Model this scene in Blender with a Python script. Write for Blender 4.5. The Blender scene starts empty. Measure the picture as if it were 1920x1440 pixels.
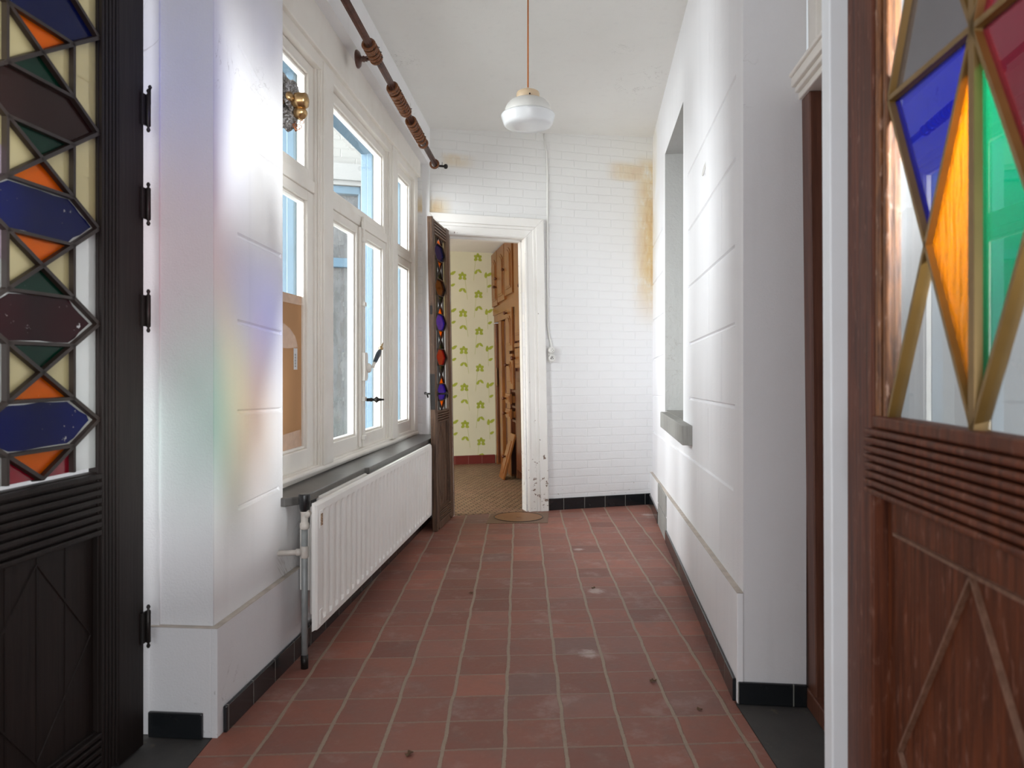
import bpy, bmesh, math, random
from mathutils import Vector, Matrix
random.seed(7)
C = bpy.context.scene.collection
F, HZ, CX, CZ = 1400.0, 690.0, 960.0, 1.1        # focal length in px, horizon row, centre column, eye height

# ------------------------------------------------------------------ vertical planes (survey of the walls)
class Pl:
    """vertical plane through p0,p1; s runs along it, n out of it, z up; tilt = lean of the old timber in x"""
    def __init__(s, p0, p1, side=1, tilt=0.0):
        s.p0 = p0; dx, dy = p1[0]-p0[0], p1[1]-p0[1]; L = math.hypot(dx, dy)
        s.d = (dx/L, dy/L); s.n = (side*dy/L, -side*dx/L); s.tilt = tilt; s.L = L
    def w(s, a, n, z):
        return Vector((s.p0[0]+a*s.d[0]+n*s.n[0]-s.tilt*(z-CZ), s.p0[1]+a*s.d[1]+n*s.n[1], z))
    def sz(s, x, y, off=0.0):
        px, py = s.p0[0]+off*s.n[0], s.p0[1]+off*s.n[1]
        rx = (x-CX)/F; z = CZ; t = 1.0; S = 0
        for k in range(8):
            r = rx+(s.tilt*(z-CZ)/t if k else 0)
            dx, dy = s.d; det = -dx+r*dy
            S = (px-r*py)/det; t = (dx*(-py)-dy*(-px))/det
            z = CZ+(HZ-y)*t/F
        return S, z
def along(X0, m, side=1, tilt=0.0): return Pl((X0, 0.0), (X0+m, 1.0), side, tilt)
LW = along(-1.091, .0884)            # left wall
WN = along(-1.196, .0884)            # window face, set back in the left wall
RW = along(.4997, .1057, -1)         # right wall
BK = Pl((-.605, 5.5), (1.112, 6.03), 1)
BKT = Pl((-.605, 5.5), (1.112, 6.03), 1, .018)   # leaning door surround
KC = Pl((-.198, 8.65), (.105, 7.0), 1, .018)     # kitchen cupboard front
KB = Pl((-.198, 8.65), (-.198+BK.d[0], 8.65+BK.d[1]), 1, .018)
DL = along(-1.262, .0886)            # left leaf
DR = along(.55, .0857, -1)           # right leaf
DB = Pl((-.516, 5.016), (-.44, 5.6), 1, .018)
SD = along(.757, .0857, -1, .011)          # side doorway in the porch
def floorpt(x, y):
    t = F*CZ/(y-HZ); return Vector(((x-CX)/F*t, t, 0))

# ------------------------------------------------------------------ mesh builder
class MB:
    def __init__(s): s.v = []; s.f = []; s.m = []; s.sm = []; s.mi = 0; s.smooth = False
    def add(s, vs, fs):
        o = len(s.v); s.v += [Vector(v) for v in vs]
        for f in fs: s.f.append([i+o for i in f]); s.m.append(s.mi); s.sm.append(s.smooth)
        return s
    def hexa(s, p):   # 8 points: bottom ring 0-3, top ring 4-7
        return s.add(p, [(0,3,2,1),(4,5,6,7),(0,1,5,4),(1,2,6,5),(2,3,7,6),(3,0,4,7)])
    def box(s, pl, a0, a1, n0, n1, z0, z1):
        return s.hexa([pl.w(a0,n0,z0),pl.w(a1,n0,z0),pl.w(a1,n1,z0),pl.w(a0,n1,z0),pl.w(a0,n0,z1),pl.w(a1,n0,z1),pl.w(a1,n1,z1),pl.w(a0,n1,z1)])
    def wbox(s, x0, x1, y0, y1, z0, z1):
        return s.hexa([(x0,y0,z0),(x1,y0,z0),(x1,y1,z0),(x0,y1,z0),(x0,y0,z1),(x1,y0,z1),(x1,y1,z1),(x0,y1,z1)])
    def prism(s, pl, pts, n0, n1):
        k = len(pts); vs = [pl.w(a,n0,z) for a,z in pts]+[pl.w(a,n1,z) for a,z in pts]
        return s.add(vs, [tuple(range(k)), tuple(range(2*k-1,k-1,-1))]+[(i,(i+1)%k,k+(i+1)%k,k+i) for i in range(k)])
    def slab(s, pts, z0, z1):
        k = len(pts); vs = [(p[0],p[1],z0) for p in pts]+[(p[0],p[1],z1) for p in pts]
        return s.add(vs, [tuple(range(k)), tuple(range(2*k-1,k-1,-1))]+[(i,(i+1)%k,k+(i+1)%k,k+i) for i in range(k)])
    def bar(s, pl, a, b, w, n0, n1, taper=.6):
        a, b = Vector(a), Vector(b); t = (b-a).normalized(); q = Vector((-t.y, t.x))*w/2
        P = []
        for n, k in ((n0,1.0),(n1,taper)):
            for e, sg in ((a,1),(b,1),(b,-1),(a,-1)):
                c = e+q*sg*k; P.append(pl.w(c.x, n, c.y))
        return s.hexa(P)
    def tube(s, pts, r, seg=8, closed=False, caps=True):
        pts = [Vector(p) for p in pts]; n = len(pts); R = r if isinstance(r, (list, tuple)) else [r]*n
        vs = []; up = None; old = s.smooth; 
        for i, p in enumerate(pts):
            a = pts[(i-1) % n] if (i or closed) else p; b = pts[(i+1) % n] if (i < n-1 or closed) else p
            t = (b-a).normalized()
            if up is None: up = t.orthogonal().normalized()
            up = (up-t*up.dot(t)).normalized(); q = t.cross(up)
            for k in range(seg):
                an = 2*math.pi*k/seg; vs.append(p+(up*math.cos(an)+q*math.sin(an))*R[i])
        fs = []
        for i in range(n if closed else n-1):
            j = (i+1) % n
            for k in range(seg): fs.append((i*seg+k, i*seg+(k+1)%seg, j*seg+(k+1)%seg, j*seg+k))
        s.smooth = True; o = len(s.v); s.add(vs, fs); s.smooth = old
        if caps and not closed: s.f += [[o+k for k in range(seg)][::-1], [o+(n-1)*seg+k for k in range(seg)]]; s.m += [s.mi]*2; s.sm += [False]*2
        return s
    def lathe(s, o, axis, prof, seg=24, smooth=True):
        o = Vector(o); ax = Vector(axis).normalized(); u = ax.orthogonal().normalized(); v = ax.cross(u)
        vs = []; fs = []
        for r, h in prof:
            for k in range(seg):
                an = 2*math.pi*k/seg; vs.append(o+ax*h+(u*math.cos(an)+v*math.sin(an))*max(r, 1e-5))
        for i in range(len(prof)-1):
            for k in range(seg): fs.append((i*seg+k, i*seg+(k+1)%seg, (i+1)*seg+(k+1)%seg, (i+1)*seg+k))
        old = s.smooth; s.smooth = smooth; b = len(s.v); s.add(vs, fs); s.smooth = old
        s.f += [[b+k for k in range(seg)][::-1], [b+(len(prof)-1)*seg+k for k in range(seg)]]; s.m += [s.mi]*2; s.sm += [False]*2
        return s
    def build(s, name, mats, parent=None, origin=None, bevel=0, uv=None, keep=False):
        if not isinstance(mats, (list, tuple)): mats = [mats]
        if parent is not None:
            q = parent; o = Vector((0,0,0))
            while q is not None: o = o+Vector(q.location); q = q.parent
            base = o if origin is None else Vector(origin); loc = base-o
        else:
            if origin is None:
                xs = [v.x for v in s.v]; ys = [v.y for v in s.v]; zs = [v.z for v in s.v]
                base = Vector(((min(xs)+max(xs))/2, (min(ys)+max(ys))/2, min(zs)))
            else: base = Vector(origin)
            loc = base
        me = bpy.data.meshes.new(name)
        me.from_pydata([tuple(v-base) for v in s.v], [], s.f)
        for m in mats: me.materials.append(m)
        for p, mi, sm in zip(me.polygons, s.m, s.sm): p.material_index = mi; p.use_smooth = sm
        if not keep:
            bm = bmesh.new(); bm.from_mesh(me); bmesh.ops.recalc_face_normals(bm, faces=bm.faces); bm.to_mesh(me); bm.free()
        me.update()
        ob = bpy.data.objects.new(name, me); C.objects.link(ob); ob.location = loc
        if parent is not None: ob.parent = parent
        if uv: set_uv(ob, uv, base)
        if bevel:
            b = ob.modifiers.new('bevel', 'BEVEL'); b.width = bevel; b.segments = 2; b.limit_method = 'ANGLE'; b.angle_limit = .6
            b.harden_normals = False
        return ob
def set_uv(ob, fn, base):
    me = ob.data; L = me.uv_layers.get('UVMap') or me.uv_layers.new(name='UVMap')
    for lp in me.loops:
        v = me.vertices[lp.vertex_index].co+base; L.data[lp.index].uv = fn(v)
def wall_uv(pl):
    return lambda v: ((v.x-pl.p0[0])*pl.d[0]+(v.y-pl.p0[1])*pl.d[1], v.z)
def tag(o, label, cat=None, group=None, kind=None):
    o['label'] = label
    if cat: o['category'] = cat
    if group: o['group'] = group
    if kind: o['kind'] = kind
    return o
def thing(name, loc, label, cat, group=None, kind=None):
    o = bpy.data.objects.new(name, None); C.objects.link(o); o.location = loc; o.empty_display_size = .05
    return tag(o, label, cat, group, kind)
def struct(o, label, cat): return tag(o, label, cat, None, 'structure')
def boolean(ob, cutter):
    m = ob.modifiers.new('cut', 'BOOLEAN'); m.operation = 'DIFFERENCE'; m.solver = 'EXACT'; m.object = cutter; m.use_self = True
    dg = bpy.context.evaluated_depsgraph_get(); dg.update()
    me = bpy.data.meshes.new_from_object(ob.evaluated_get(dg)); ob.modifiers.clear(); ob.data = me
    bpy.data.objects.remove(cutter)
ORD = ['first','second','third','fourth','fifth','sixth','seventh','eighth','ninth','tenth','eleventh','twelfth','thirteenth','fourteenth','fifteenth']

# ------------------------------------------------------------------ materials
class NT:
    def __init__(s, name):
        m = bpy.data.materials.new(name); m.use_nodes = True; s.mat = m; s.t = m.node_tree; s.t.nodes.clear()
        s.out = s.t.nodes.new('ShaderNodeOutputMaterial')
    def n(s, typ, ins=None, **props):
        nd = s.t.nodes.new('ShaderNode'+typ)
        for k, v in props.items(): setattr(nd, k, v)
        for k, v in (ins or {}).items():
            if hasattr(v, 'is_output'): s.t.links.new(v, nd.inputs[k])
            else: nd.inputs[k].default_value = v
        return nd
    def math(s, op, a, b=0.0, c=None, clamp=False):
        d = {0: a, 1: b}
        if c is not None: d[2] = c
        return s.n('Math', d, operation=op, use_clamp=clamp).outputs[0]
    def ramp(s, fac, stops, interp='LINEAR'):
        nd = s.n('ValToRGB', {0: fac}); cr = nd.color_ramp; cr.interpolation = interp
        while len(cr.elements) < len(stops): cr.elements.new(.5)
        for e, (p, c) in zip(cr.elements, stops): e.position = p; e.color = (*c, 1)
        return nd.outputs[0]
    def mix(s, fac, a, b, mode='MIX'):
        nd = s.n('Mix', data_type='RGBA', blend_type=mode)
        for k, v in ((0, fac), (6, a), (7, b)):
            if hasattr(v, 'is_output'): s.t.links.new(v, nd.inputs[k])
            elif k == 0: nd.inputs[0].default_value = v
            else: nd.inputs[k].default_value = (*v, 1)
        return nd.outputs[2]
    def step(s, x, lo, hi):
        return s.n('MapRange', {0: x, 1: lo, 2: hi, 3: 0.0, 4: 1.0}, interpolation_type='SMOOTHSTEP').outputs[0]
    def noise(s, vec, scale, detail=3, rough=.5, dist=0.0):
        return s.n('TexNoise', {'Vector': vec, 'Scale': scale, 'Detail': detail, 'Roughness': rough, 'Distortion': dist}).outputs[0]
    def coord(s, which='Object'): return s.n('TexCoord').outputs[which]
    def scale(s, vec, sc): return s.n('Mapping', {'Vector': vec, 'Scale': sc}).outputs[0]
    def bump(s, h, strength, dist=.01, normal=None):
        d = {'Height': h, 'Strength': strength, 'Distance': dist}
        if normal is not None: d['Normal'] = normal
        return s.n('Bump', d).outputs[0]
    def principled(s, col, rough=.5, metal=0.0, spec=.5, normal=None, **kw):
        d = {'Base Color': col if hasattr(col, 'is_output') else (*col, 1), 'Roughness': rough, 'Metallic': metal, 'Specular IOR Level': spec}
        if normal is not None: d['Normal'] = normal
        d.update(kw)
        return s.n('BsdfPrincipled', d).outputs[0]
    def done(s, sh): s.t.links.new(sh, s.out.inputs[0]); return s.mat
def srgb(r, g, b):
    f = lambda c: ((c/255+.055)/1.055)**2.4 if c > 10 else c/255/12.92
    return (f(r), f(g), f(b))
def simple(name, col, rough=.5, metal=0.0, var=.12, vscale=8, bump=.0, bscale=60, spec=.5):
    t = NT(name); co = t.coord(); nz = t.noise(co, vscale, 4)
    c = t.mix(nz, tuple(x*(1-var) for x in col), tuple(min(1, x*(1+var)) for x in col))
    nm = t.bump(t.noise(co, bscale, 3), bump, .004) if bump else None
    return t.done(t.principled(c, rough, metal, spec, nm))
def plaster(name, col, coarse=120, strength=.25, dirt=.5):
    t = NT(name); co = t.coord()
    d = t.noise(co, 2.2, 6, .65); sp = t.noise(co, 38, 3, .6)
    c = t.mix(t.math('MULTIPLY', t.step(d, .42, .72), dirt*.22), col, tuple(x*k for x, k in zip(col, (.80,.78,.75))))
    c = t.mix(t.math('MULTIPLY', t.step(sp, .76, .83), .55), c, (.25,.22,.2))
    cr_ = t.math('ABSOLUTE', t.math('SUBTRACT', t.noise(co, 3.2, 5, .6, .8), .5)); pt = t.step(t.noise(co, 1.7, 2), .56, .66)
    c = t.mix(t.math('MULTIPLY', t.math('MULTIPLY', t.step(cr_, .0045, .001), pt), .45), c, (.32,.29,.27))
    st = t.noise(t.scale(co, (6, 6, .5)), 3, 3)
    c = t.mix(t.math('MULTIPLY', t.step(st, .55, .75), .06), c, (.45,.44,.45))
    h = t.math('ADD', t.noise(co, coarse, 4, .6), t.math('MULTIPLY', t.noise(co, 14, 3), 1.2))
    return t.done(t.principled(c, .75, 0, .3, t.bump(h, strength, .006)))
def wood(name, dark, light, rough=.45, grain=(28,28,1.6), bump=.25, flecks=0.0, spec=.5, fl=(.42,.33,.28)):
    t = NT(name); co = t.coord(); g = t.noise(t.scale(co, grain), 3, 6, .65, .4)
    big = t.noise(t.scale(co, (6,6,2)), 1.5, 3)
    c = t.mix(t.step(g, .3, .72), dark, light)
    c = t.mix(t.math('MULTIPLY', big, .45), c, tuple(x*.55 for x in dark))
    if flecks:
        fk = t.noise(t.scale(co, (30,30,11)), 2.2, 4, .6); c = t.mix(t.math('MULTIPLY', t.step(fk, .56, .74), flecks), c, fl)
    return t.done(t.principled(c, rough, 0, spec, t.bump(g, bump, .003)))
def paint(name, col, dirt=.35, chips=False, rough=.42):
    t = NT(name); co = t.coord()
    g = t.noise(t.scale(co, (22,22,1.2)), 2.5, 4, .6); d = t.noise(co, 5, 5, .6)
    c = t.mix(t.math('MULTIPLY', t.step(d, .45, .75), dirt), col, tuple(x*k for x, k in zip(col, (.72,.66,.56))))
    if chips:
        z = t.n('SeparateXYZ', {0: co}).outputs[2]; k = t.noise(co, 26, 4, .6)
        low = t.math('MULTIPLY', t.step(z, 1.1, -.1), .11)
        c = t.mix(t.step(t.math('ADD', k, low), .70, .73), c, (.22,.15,.11))
    return t.done(t.principled(c, rough, 0, .4, t.bump(g, .012, .002)))
def pane(name, col, opaque=.35, rough=.06, wave=0.0, flecks=0.0, refl=1.0):
    t = NT(name); co = t.coord()
    nm = None
    if wave: nm = t.bump(t.noise(t.scale(co, (40,40,5)), 1.6, 3, .5, .5), wave, .01)
    base = col
    if flecks:
        fk = t.noise(co, 42, 5, .7); base = t.mix(t.step(fk, .685-.02*flecks, .71), col, (.75,.75,.78))
    cc = base if hasattr(base, 'is_output') else (*base, 1)
    rt_ = t.n('Gamma', {0: cc, 1: .5}).outputs[0]
    tr = t.n('BsdfTransparent', {0: rt_}).outputs[0]
    df = t.n('BsdfDiffuse', {0: cc}).outputs[0]; tl = t.n('BsdfTranslucent', {0: cc}).outputs[0]
    dm = t.n('MixShader', {0: .55, 1: df, 2: tl}).outputs[0]
    body = t.n('MixShader', {0: opaque, 1: tr, 2: dm}).outputs[0]
    gi = {'Roughness': rough}
    if nm is not None: gi['Normal'] = nm
    gl = t.n('BsdfGlossy', gi).outputs[0]
    fi = {'IOR': 1.5}
    if nm is not None: fi['Normal'] = nm
    fr = t.math('MULTIPLY', t.math('MULTIPLY', t.n('Fresnel', fi).outputs[0], refl), t.math('SUBTRACT', 1, t.n('NewGeometry').outputs['Backfacing']))
    return t.done(t.n('MixShader', {0: fr, 1: body, 2: gl}).outputs[0])

WHITE = (.84,.84,.85)
M = {}
M['plaster'] = plaster('white_plaster', WHITE)
M['pier'] = plaster('rough_plaster', (.74,.74,.76), 160, .22, .8)
M['stucco'] = plaster('stucco', (.47,.47,.46), 55, .6, .4)
M['ceiling'] = plaster('ceiling_paint', (.80,.79,.76), 150, .12, .5)
def brickwall(name='painted_brick', tone=1.0):
    t = NT(name); uv = t.coord('UV')
    wob = t.n('TexNoise', {'Vector': uv, 'Scale': 3.5, 'Detail': 2.0}).outputs['Color']
    uv2 = t.n('VectorMath', {0: uv, 1: t.n('VectorMath', {0: wob, 1: (.022,.014,0)}, operation='MULTIPLY').outputs[0]}, operation='ADD').outputs[0]
    b = t.n('TexBrick', {'Vector': uv2, 'Scale': 1.0, 'Mortar Size': .005, 'Mortar Smooth': .8, 'Brick Width': .21, 'Row Height': .0635,
        'Color1': (1,1,1,1), 'Color2': (.75,.75,.75,1), 'Mortar': (0,0,0,1)}, offset=.5)
    hgt = t.math('SUBTRACT', 1.0, b.outputs['Fac']); tint = t.n('SeparateColor', {0: b.outputs['Color']}).outputs[0]
    fine = t.noise(uv, 60, 4, .6); mid = t.noise(uv, 11, 3)
    h = t.math('ADD', t.math('MULTIPLY', hgt, .75), t.math('ADD', t.math('MULTIPLY', fine, .3), t.math('ADD', t.math('MULTIPLY', mid, .55), t.math('MULTIPLY', tint, .3))))
    sx = t.n('SeparateXYZ', {0: uv}); s, z = sx.outputs[0], sx.outputs[1]
    c = t.mix(t.math('MULTIPLY', t.math('SUBTRACT', 1, hgt), .05), (.79,.79,.795), (.60,.60,.60))
    nz = t.noise(uv, 7, 6, .7); nb = t.noise(t.scale(uv, (9, 2.6, 1)), 1.4, 5, .65)
    # damp stain running down the right-hand corner, and patches beside it and over the door
    m1 = t.math('MULTIPLY', t.step(s, 1.60, 1.80), t.math('MULTIPLY', t.step(z, 1.35, 1.95), t.step(z, 2.84, 2.70)))
    m2 = t.math('MULTIPLY', t.math('MULTIPLY', t.step(s, 1.38, 1.56), t.step(s, 1.86, 1.72)), t.math('MULTIPLY', t.step(z, 2.57, 2.63), t.step(z, 2.77, 2.70)))
    m3 = t.math('MULTIPLY', t.math('MULTIPLY', t.step(s, .06, .14), t.step(s, .38, .2)), t.math('MULTIPLY', t.step(z, 2.57, 2.63), t.step(z, 2.71, 2.67)))
    m4 = t.math('MULTIPLY', t.step(s, .2, .04), t.math('MULTIPLY', t.step(z, 2.23, 2.26), t.step(z, 2.40, 2.28)))
    msk = t.math('ADD', t.math('MAXIMUM', m1, t.math('MULTIPLY', m2, .75)), t.math('MAXIMUM', t.math('MULTIPLY', m3, .6), t.math('MULTIPLY', m4, .9)))
    st = t.math('MULTIPLY', msk, t.step(t.math('ADD', t.math('MULTIPLY', nz, .45), t.math('MULTIPLY', nb, .55)), .30, .50), clamp=True)
    c = t.mix(t.math('MULTIPLY', st, .85), c, t.mix(t.step(nb, .4, .7), (.70,.51,.22), (.60,.34,.08)))
    up = t.math('MULTIPLY', t.step(z, 1.6, 2.9), .30); c = t.mix(up, c, (.70,.68,.60))
    pk = t.noise(uv, 30, 3, .6); low = t.math('MULTIPLY', t.step(z, .45, .08), .12)
    c = t.mix(t.step(t.math('ADD', pk, low), .79, .82), c, (.33,.25,.18))
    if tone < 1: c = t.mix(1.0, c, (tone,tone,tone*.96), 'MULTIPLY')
    return t.done(t.principled(c, .6, 0, .35, t.bump(h, .42, .005)))
M['ledge'] = simple('dusty_ledge', (.52,.465,.41), .9, 0, .35, 18, .4, 60)
M['brick'] = brickwall(); M['brick_out'] = brickwall('darkened_brick', .30)  # outside copy of the brick, darkened to offset the strong courtyard lamp
def rightwall():
    t = NT('right_wall_plaster'); uv = t.coord('UV'); sx = t.n('SeparateXYZ', {0: uv}); s, z = sx.outputs[0], sx.outputs[1]
    st = t.noise(t.scale(uv, (7,.7,1)), 2, 4); d = t.noise(uv, 3, 5, .6)
    c = t.mix(t.math('MULTIPLY', t.step(st, .45, .75), .16), (.85,.85,.87), (.70,.70,.73))
    k = t.math('MULTIPLY', t.math('MULTIPLY', t.step(s, 5.35, 6.05), t.step(z, 1.2, 2.3)), .55)
    c = t.mix(t.math('MULTIPLY', k, t.step(d, .25, .7)), c, (.68,.58,.36))
    sp = t.noise(uv, 40, 3, .6); c = t.mix(t.math('MULTIPLY', t.step(sp, .78, .84), .5), c, (.3,.27,.25))
    h = t.math('ADD', t.noise(uv, 110, 4, .6), t.math('MULTIPLY', t.noise(uv, 10, 3), 1.5))
    return t.done(t.principled(c, .7, 0, .3, t.bump(h, .22, .006)))
M['right'] = rightwall()
aX, aS, TW, TD = .0107, .0509, .1775, .1745
X0 = -.2009-aX*2.053; V0 = 2.512-aS*.0718
fuv = lambda v: ((v.x-aX*v.y-X0)/TW, (v.y-aS*v.x-V0)/TD)
SMEARS = [(*fuv(floorpt(x, y)), ru, rv) for x, y, ru, rv in ((1117,1108,.38,.42),(1104,1226,.34,.40),(1215,965,.5,.4),(1262,1030,.22,.8),(1085,1030,.3,.25))]
def floortile():
    t = NT('terracotta_tiles'); uv = t.coord('UV')
    wob = t.n('TexNoise', {'Vector': uv, 'Scale': .9, 'Detail': 2.0}).outputs['Color']
    uv2 = t.n('VectorMath', {0: uv, 1: t.n('VectorMath', {0: wob, 1: (.10,.06,0)}, operation='MULTIPLY').outputs[0]}, operation='ADD').outputs[0]
    uv3 = t.n('VectorMath', {0: uv2, 1: (-.05,-.03,0)}, operation='ADD').outputs[0]
    sx = t.n('SeparateXYZ', {0: uv3}); u, v = sx.outputs[0], sx.outputs[1]
    jit = t.noise(uv, 22, 3)
    du = t.math('ABSOLUTE', t.math('SUBTRACT', t.math('FRACT', u), .5)); dv = t.math('ABSOLUTE', t.math('SUBTRACT', t.math('FRACT', v), .5))
    ju = t.math('MULTIPLY', t.math('SUBTRACT', jit, .5), .03)
    gu = t.step(t.math('ADD', du, ju), .460, .474); gv = t.step(t.math('ADD', dv, ju), .466, .480)
    cell = t.n('CombineXYZ', {0: t.math('FLOOR', u), 1: t.math('FLOOR', v), 2: 0.0}).outputs[0]
    wn = t.n('TexWhiteNoise', {0: cell}, noise_dimensions='2D'); r1 = wn.outputs[0]
    c = t.ramp(r1, [(0,srgb(122,76,64)),(.3,srgb(146,92,76)),(.6,srgb(134,86,74)),(.85,srgb(158,98,80)),(1,srgb(126,92,84))])
    n1 = t.noise(uv, 1.3, 5, .65); n2 = t.noise(uv, 7, 5, .7); n3 = t.noise(uv, 90, 3, .6)
    c = t.mix(t.math('MULTIPLY', t.step(n1, .42, .7), .45), c, srgb(118,92,84))
    c = t.mix(t.math('MULTIPLY', t.step(n2, .55, .75), .35), c, srgb(160,116,100))
    c = t.mix(t.math('MULTIPLY', t.step(n3, .66, .8), .35), c, srgb(70,40,34))
    dust = t.noise(uv, .75, 6, .7); c = t.mix(t.math('MULTIPLY', t.step(dust, .52, .70), .42), c, srgb(170,146,138))
    for (su, sv, ru, rv) in SMEARS:
        a = t.math('DIVIDE', t.math('SUBTRACT', t.n('SeparateXYZ', {0: uv}).outputs[0], su), ru); b = t.math('DIVIDE', t.math('SUBTRACT', t.n('SeparateXYZ', {0: uv}).outputs[1], sv), rv)
        d = t.math('SQRT', t.math('ADD', t.math('MULTIPLY', a, a), t.math('MULTIPLY', b, b)))
        c = t.mix(t.math('MULTIPLY', t.step(t.math('ADD', d, t.math('MULTIPLY', n2, 1.1)), 1.35, .75), .75), c, srgb(190,172,164))
    gcol = t.mix(n2, srgb(132,110,92), srgb(168,150,132)); gcv = t.mix(n2, srgb(96,74,62), srgb(176,152,134))
    c = t.mix(t.math('MULTIPLY', gv, .75), c, gcv); c = t.mix(gu, c, gcol)
    h = t.math('SUBTRACT', t.math('MULTIPLY', t.noise(uv, 9, 4), .5), t.math('MAXIMUM', gu, gv))
    rough = t.math('ADD', .42, t.math('MULTIPLY', n2, .3))
    return t.done(t.principled(c, rough, 0, .45, t.bump(h, .5, .004)))
M['floor'] = floortile()
def mosaic():
    t = NT('kitchen_mosaic'); uv = t.coord('UV'); sx = t.n('SeparateXYZ', {0: uv}); u, v = sx.outputs[0], sx.outputs[1]
    b = t.n('TexBrick', {'Vector': uv, 'Scale': 1.0, 'Mortar Size': .006, 'Mortar Smooth': .3, 'Brick Width': .056, 'Row Height': .046}, offset=.5)
    wv = t.math('MULTIPLY', t.math('SINE', t.math('MULTIPLY', u, 6.2832/.052)), .006)
    b.inputs['Color1'].default_value = (*srgb(150,122,94), 1); b.inputs['Color2'].default_value = (*srgb(130,100,76), 1); b.inputs['Mortar'].default_value = (*srgb(62,44,33), 1)
    t.t.links.new(t.n('CombineXYZ', {0: u, 1: t.math('ADD', v, wv), 2: 0.0}).outputs[0], b.inputs['Vector'])
    n = t.noise(uv, 2.5, 5, .7)
    c = t.mix(t.math('MULTIPLY', t.step(n, .45, .7), .35), b.outputs['Color'], srgb(150,108,90))
    return t.done(t.principled(c, .55, 0, .4, t.bump(t.math('SUBTRACT', 1, b.outputs['Fac']), .4, .003)))
M['mosaic'] = mosaic()
def slate():
    t = NT('slate_slab'); co = t.coord(); n = t.noise(co, 5, 6, .7); k = t.noise(co, 16, 4, .7)
    c = t.mix(n, srgb(42,42,44), srgb(92,89,86)); c = t.mix(t.math('MULTIPLY', t.step(k, .6, .72), .5), c, srgb(120,108,90))
    return t.done(t.principled(c, .6, 0, .4, t.bump(k, .3, .004)))
M['slate'] = slate()
def baseb(name, base, joint, width, rough=.12):
    t = NT(name); uv = t.coord('UV'); u = t.n('SeparateXYZ', {0: uv}).outputs[0]
    d = t.math('ABSOLUTE', t.math('SUBTRACT', t.math('FRACT', t.math('DIVIDE', u, width)), .5)); g = t.step(d, .486, .493)
    n = t.noise(uv, 25, 5, .7); c = t.mix(t.math('MULTIPLY', t.step(n, .6, .8), .3), base, (.12,.11,.10)); c = t.mix(g, c, joint)
    return t.done(t.principled(c, t.math('ADD', rough, t.math('MULTIPLY', n, .15)), 0, .5, t.bump(t.math('SUBTRACT', 1, g), .3, .002)))
M['black_tile'] = baseb('black_tile', (.012,.014,.016), (.22,.22,.2), .175)
M['red_tile'] = baseb('red_tile', srgb(112,46,40), srgb(150,110,100), .16, .3)
M['dark_wood'] = wood('dark_door_wood', srgb(24,17,15), srgb(38,29,26), .55, (26,26,1.4), .25, spec=.3)
M['brown_wood'] = wood('brown_door_wood', srgb(66,30,15), srgb(112,58,32), .5, (26,26,1.4), .3, .45, spec=.3, fl=srgb(140,100,84))
M['old_wood'] = wood('worn_door_wood', srgb(66,45,33), srgb(124,92,68), .5, (30,30,1.6), .4, .3, fl=srgb(150,120,92))
M['side_wood'] = wood('side_door_wood', srgb(88,52,38), srgb(120,76,58), .45, (26,26,1.2), .2)
M['pine'] = wood('pine', srgb(112,64,24), srgb(158,98,40), .32, (20,20,1.4), .12)
M['pine_dark'] = wood('pine_dark', srgb(72,34,14), srgb(112,58,24), .34, (20,20,1.4), .12)
M['rod'] = wood('rod_wood', srgb(66,36,26), srgb(112,70,54), .35, (6,6,6), .15)
M['ring'] = wood('ring_wood', srgb(92,50,26), srgb(158,100,56), .35, (40,40,40), .15)
M['cream'] = paint('cream_window_paint', (.86,.825,.765), .22)
M['white_paint'] = paint('white_door_paint', (.85,.83,.795), .14, True)
M['grey_white'] = paint('grey_white_paint', (.74,.77,.80), .15)
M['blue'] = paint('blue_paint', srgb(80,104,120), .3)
M['teal'] = paint('pale_teal_paint', srgb(140,176,168), .2)
M['enamel'] = paint('radiator_enamel', (.88,.865,.835), .16)
M['pipe'] = simple('grey_pipe', (.30,.32,.32), .45, .2, .3, 30, .2, 80)
M['pipe_cream'] = simple('painted_fitting', (.60,.56,.51), .4, 0, .25, 30, .2, 80)
M['black'] = simple('black_plastic', (.008,.008,.009), .25)
M['iron'] = simple('dark_iron', (.03,.026,.024), .4, .6, .3, 40, .2, 90)
_t = NT('rusty_plate'); _c = _t.coord(); M['rust'] = _t.done(_t.principled(_t.ramp(_t.noise(_c, 170, 4, .6), [(.38,srgb(52,32,22)),(.47,srgb(150,96,56)),(.55,srgb(206,184,156))]), .7))
M['brass'] = simple('brass', (.52,.34,.16), .3, 1.0, .25, 20)
M['copper'] = simple('copper_wire', (.40,.16,.08), .4, .8, .3, 20)
M['stone'] = simple('grey_stone_sill', (.105,.10,.095), .38, 0, .35, 10, .15, 40)
def concrete():
    t = NT('concrete_sill'); co = t.coord(); n = t.noise(t.scale(co, (40,40,4)), 1.4, 5, .7); k = t.noise(co, 7, 5)
    c = t.mix(n, (.18,.18,.17), (.48,.47,.44)); c = t.mix(t.math('MULTIPLY', k, .4), c, (.33,.33,.31))
    return t.done(t.principled(c, .8, 0, .3, t.bump(n, .5, .005)))
M['concrete'] = concrete()
M['card'] = simple('cardboard', srgb(190,142,96), .85, 0, .10, 3)
M['tape'] = simple('clear_tape', srgb(206,168,138), .25, 0, .15, 30, .6, 30)
M['paper'] = simple('paper', (.75,.75,.76), .7)
M['ink'] = simple('ink', (.05,.05,.05), .7)
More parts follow.
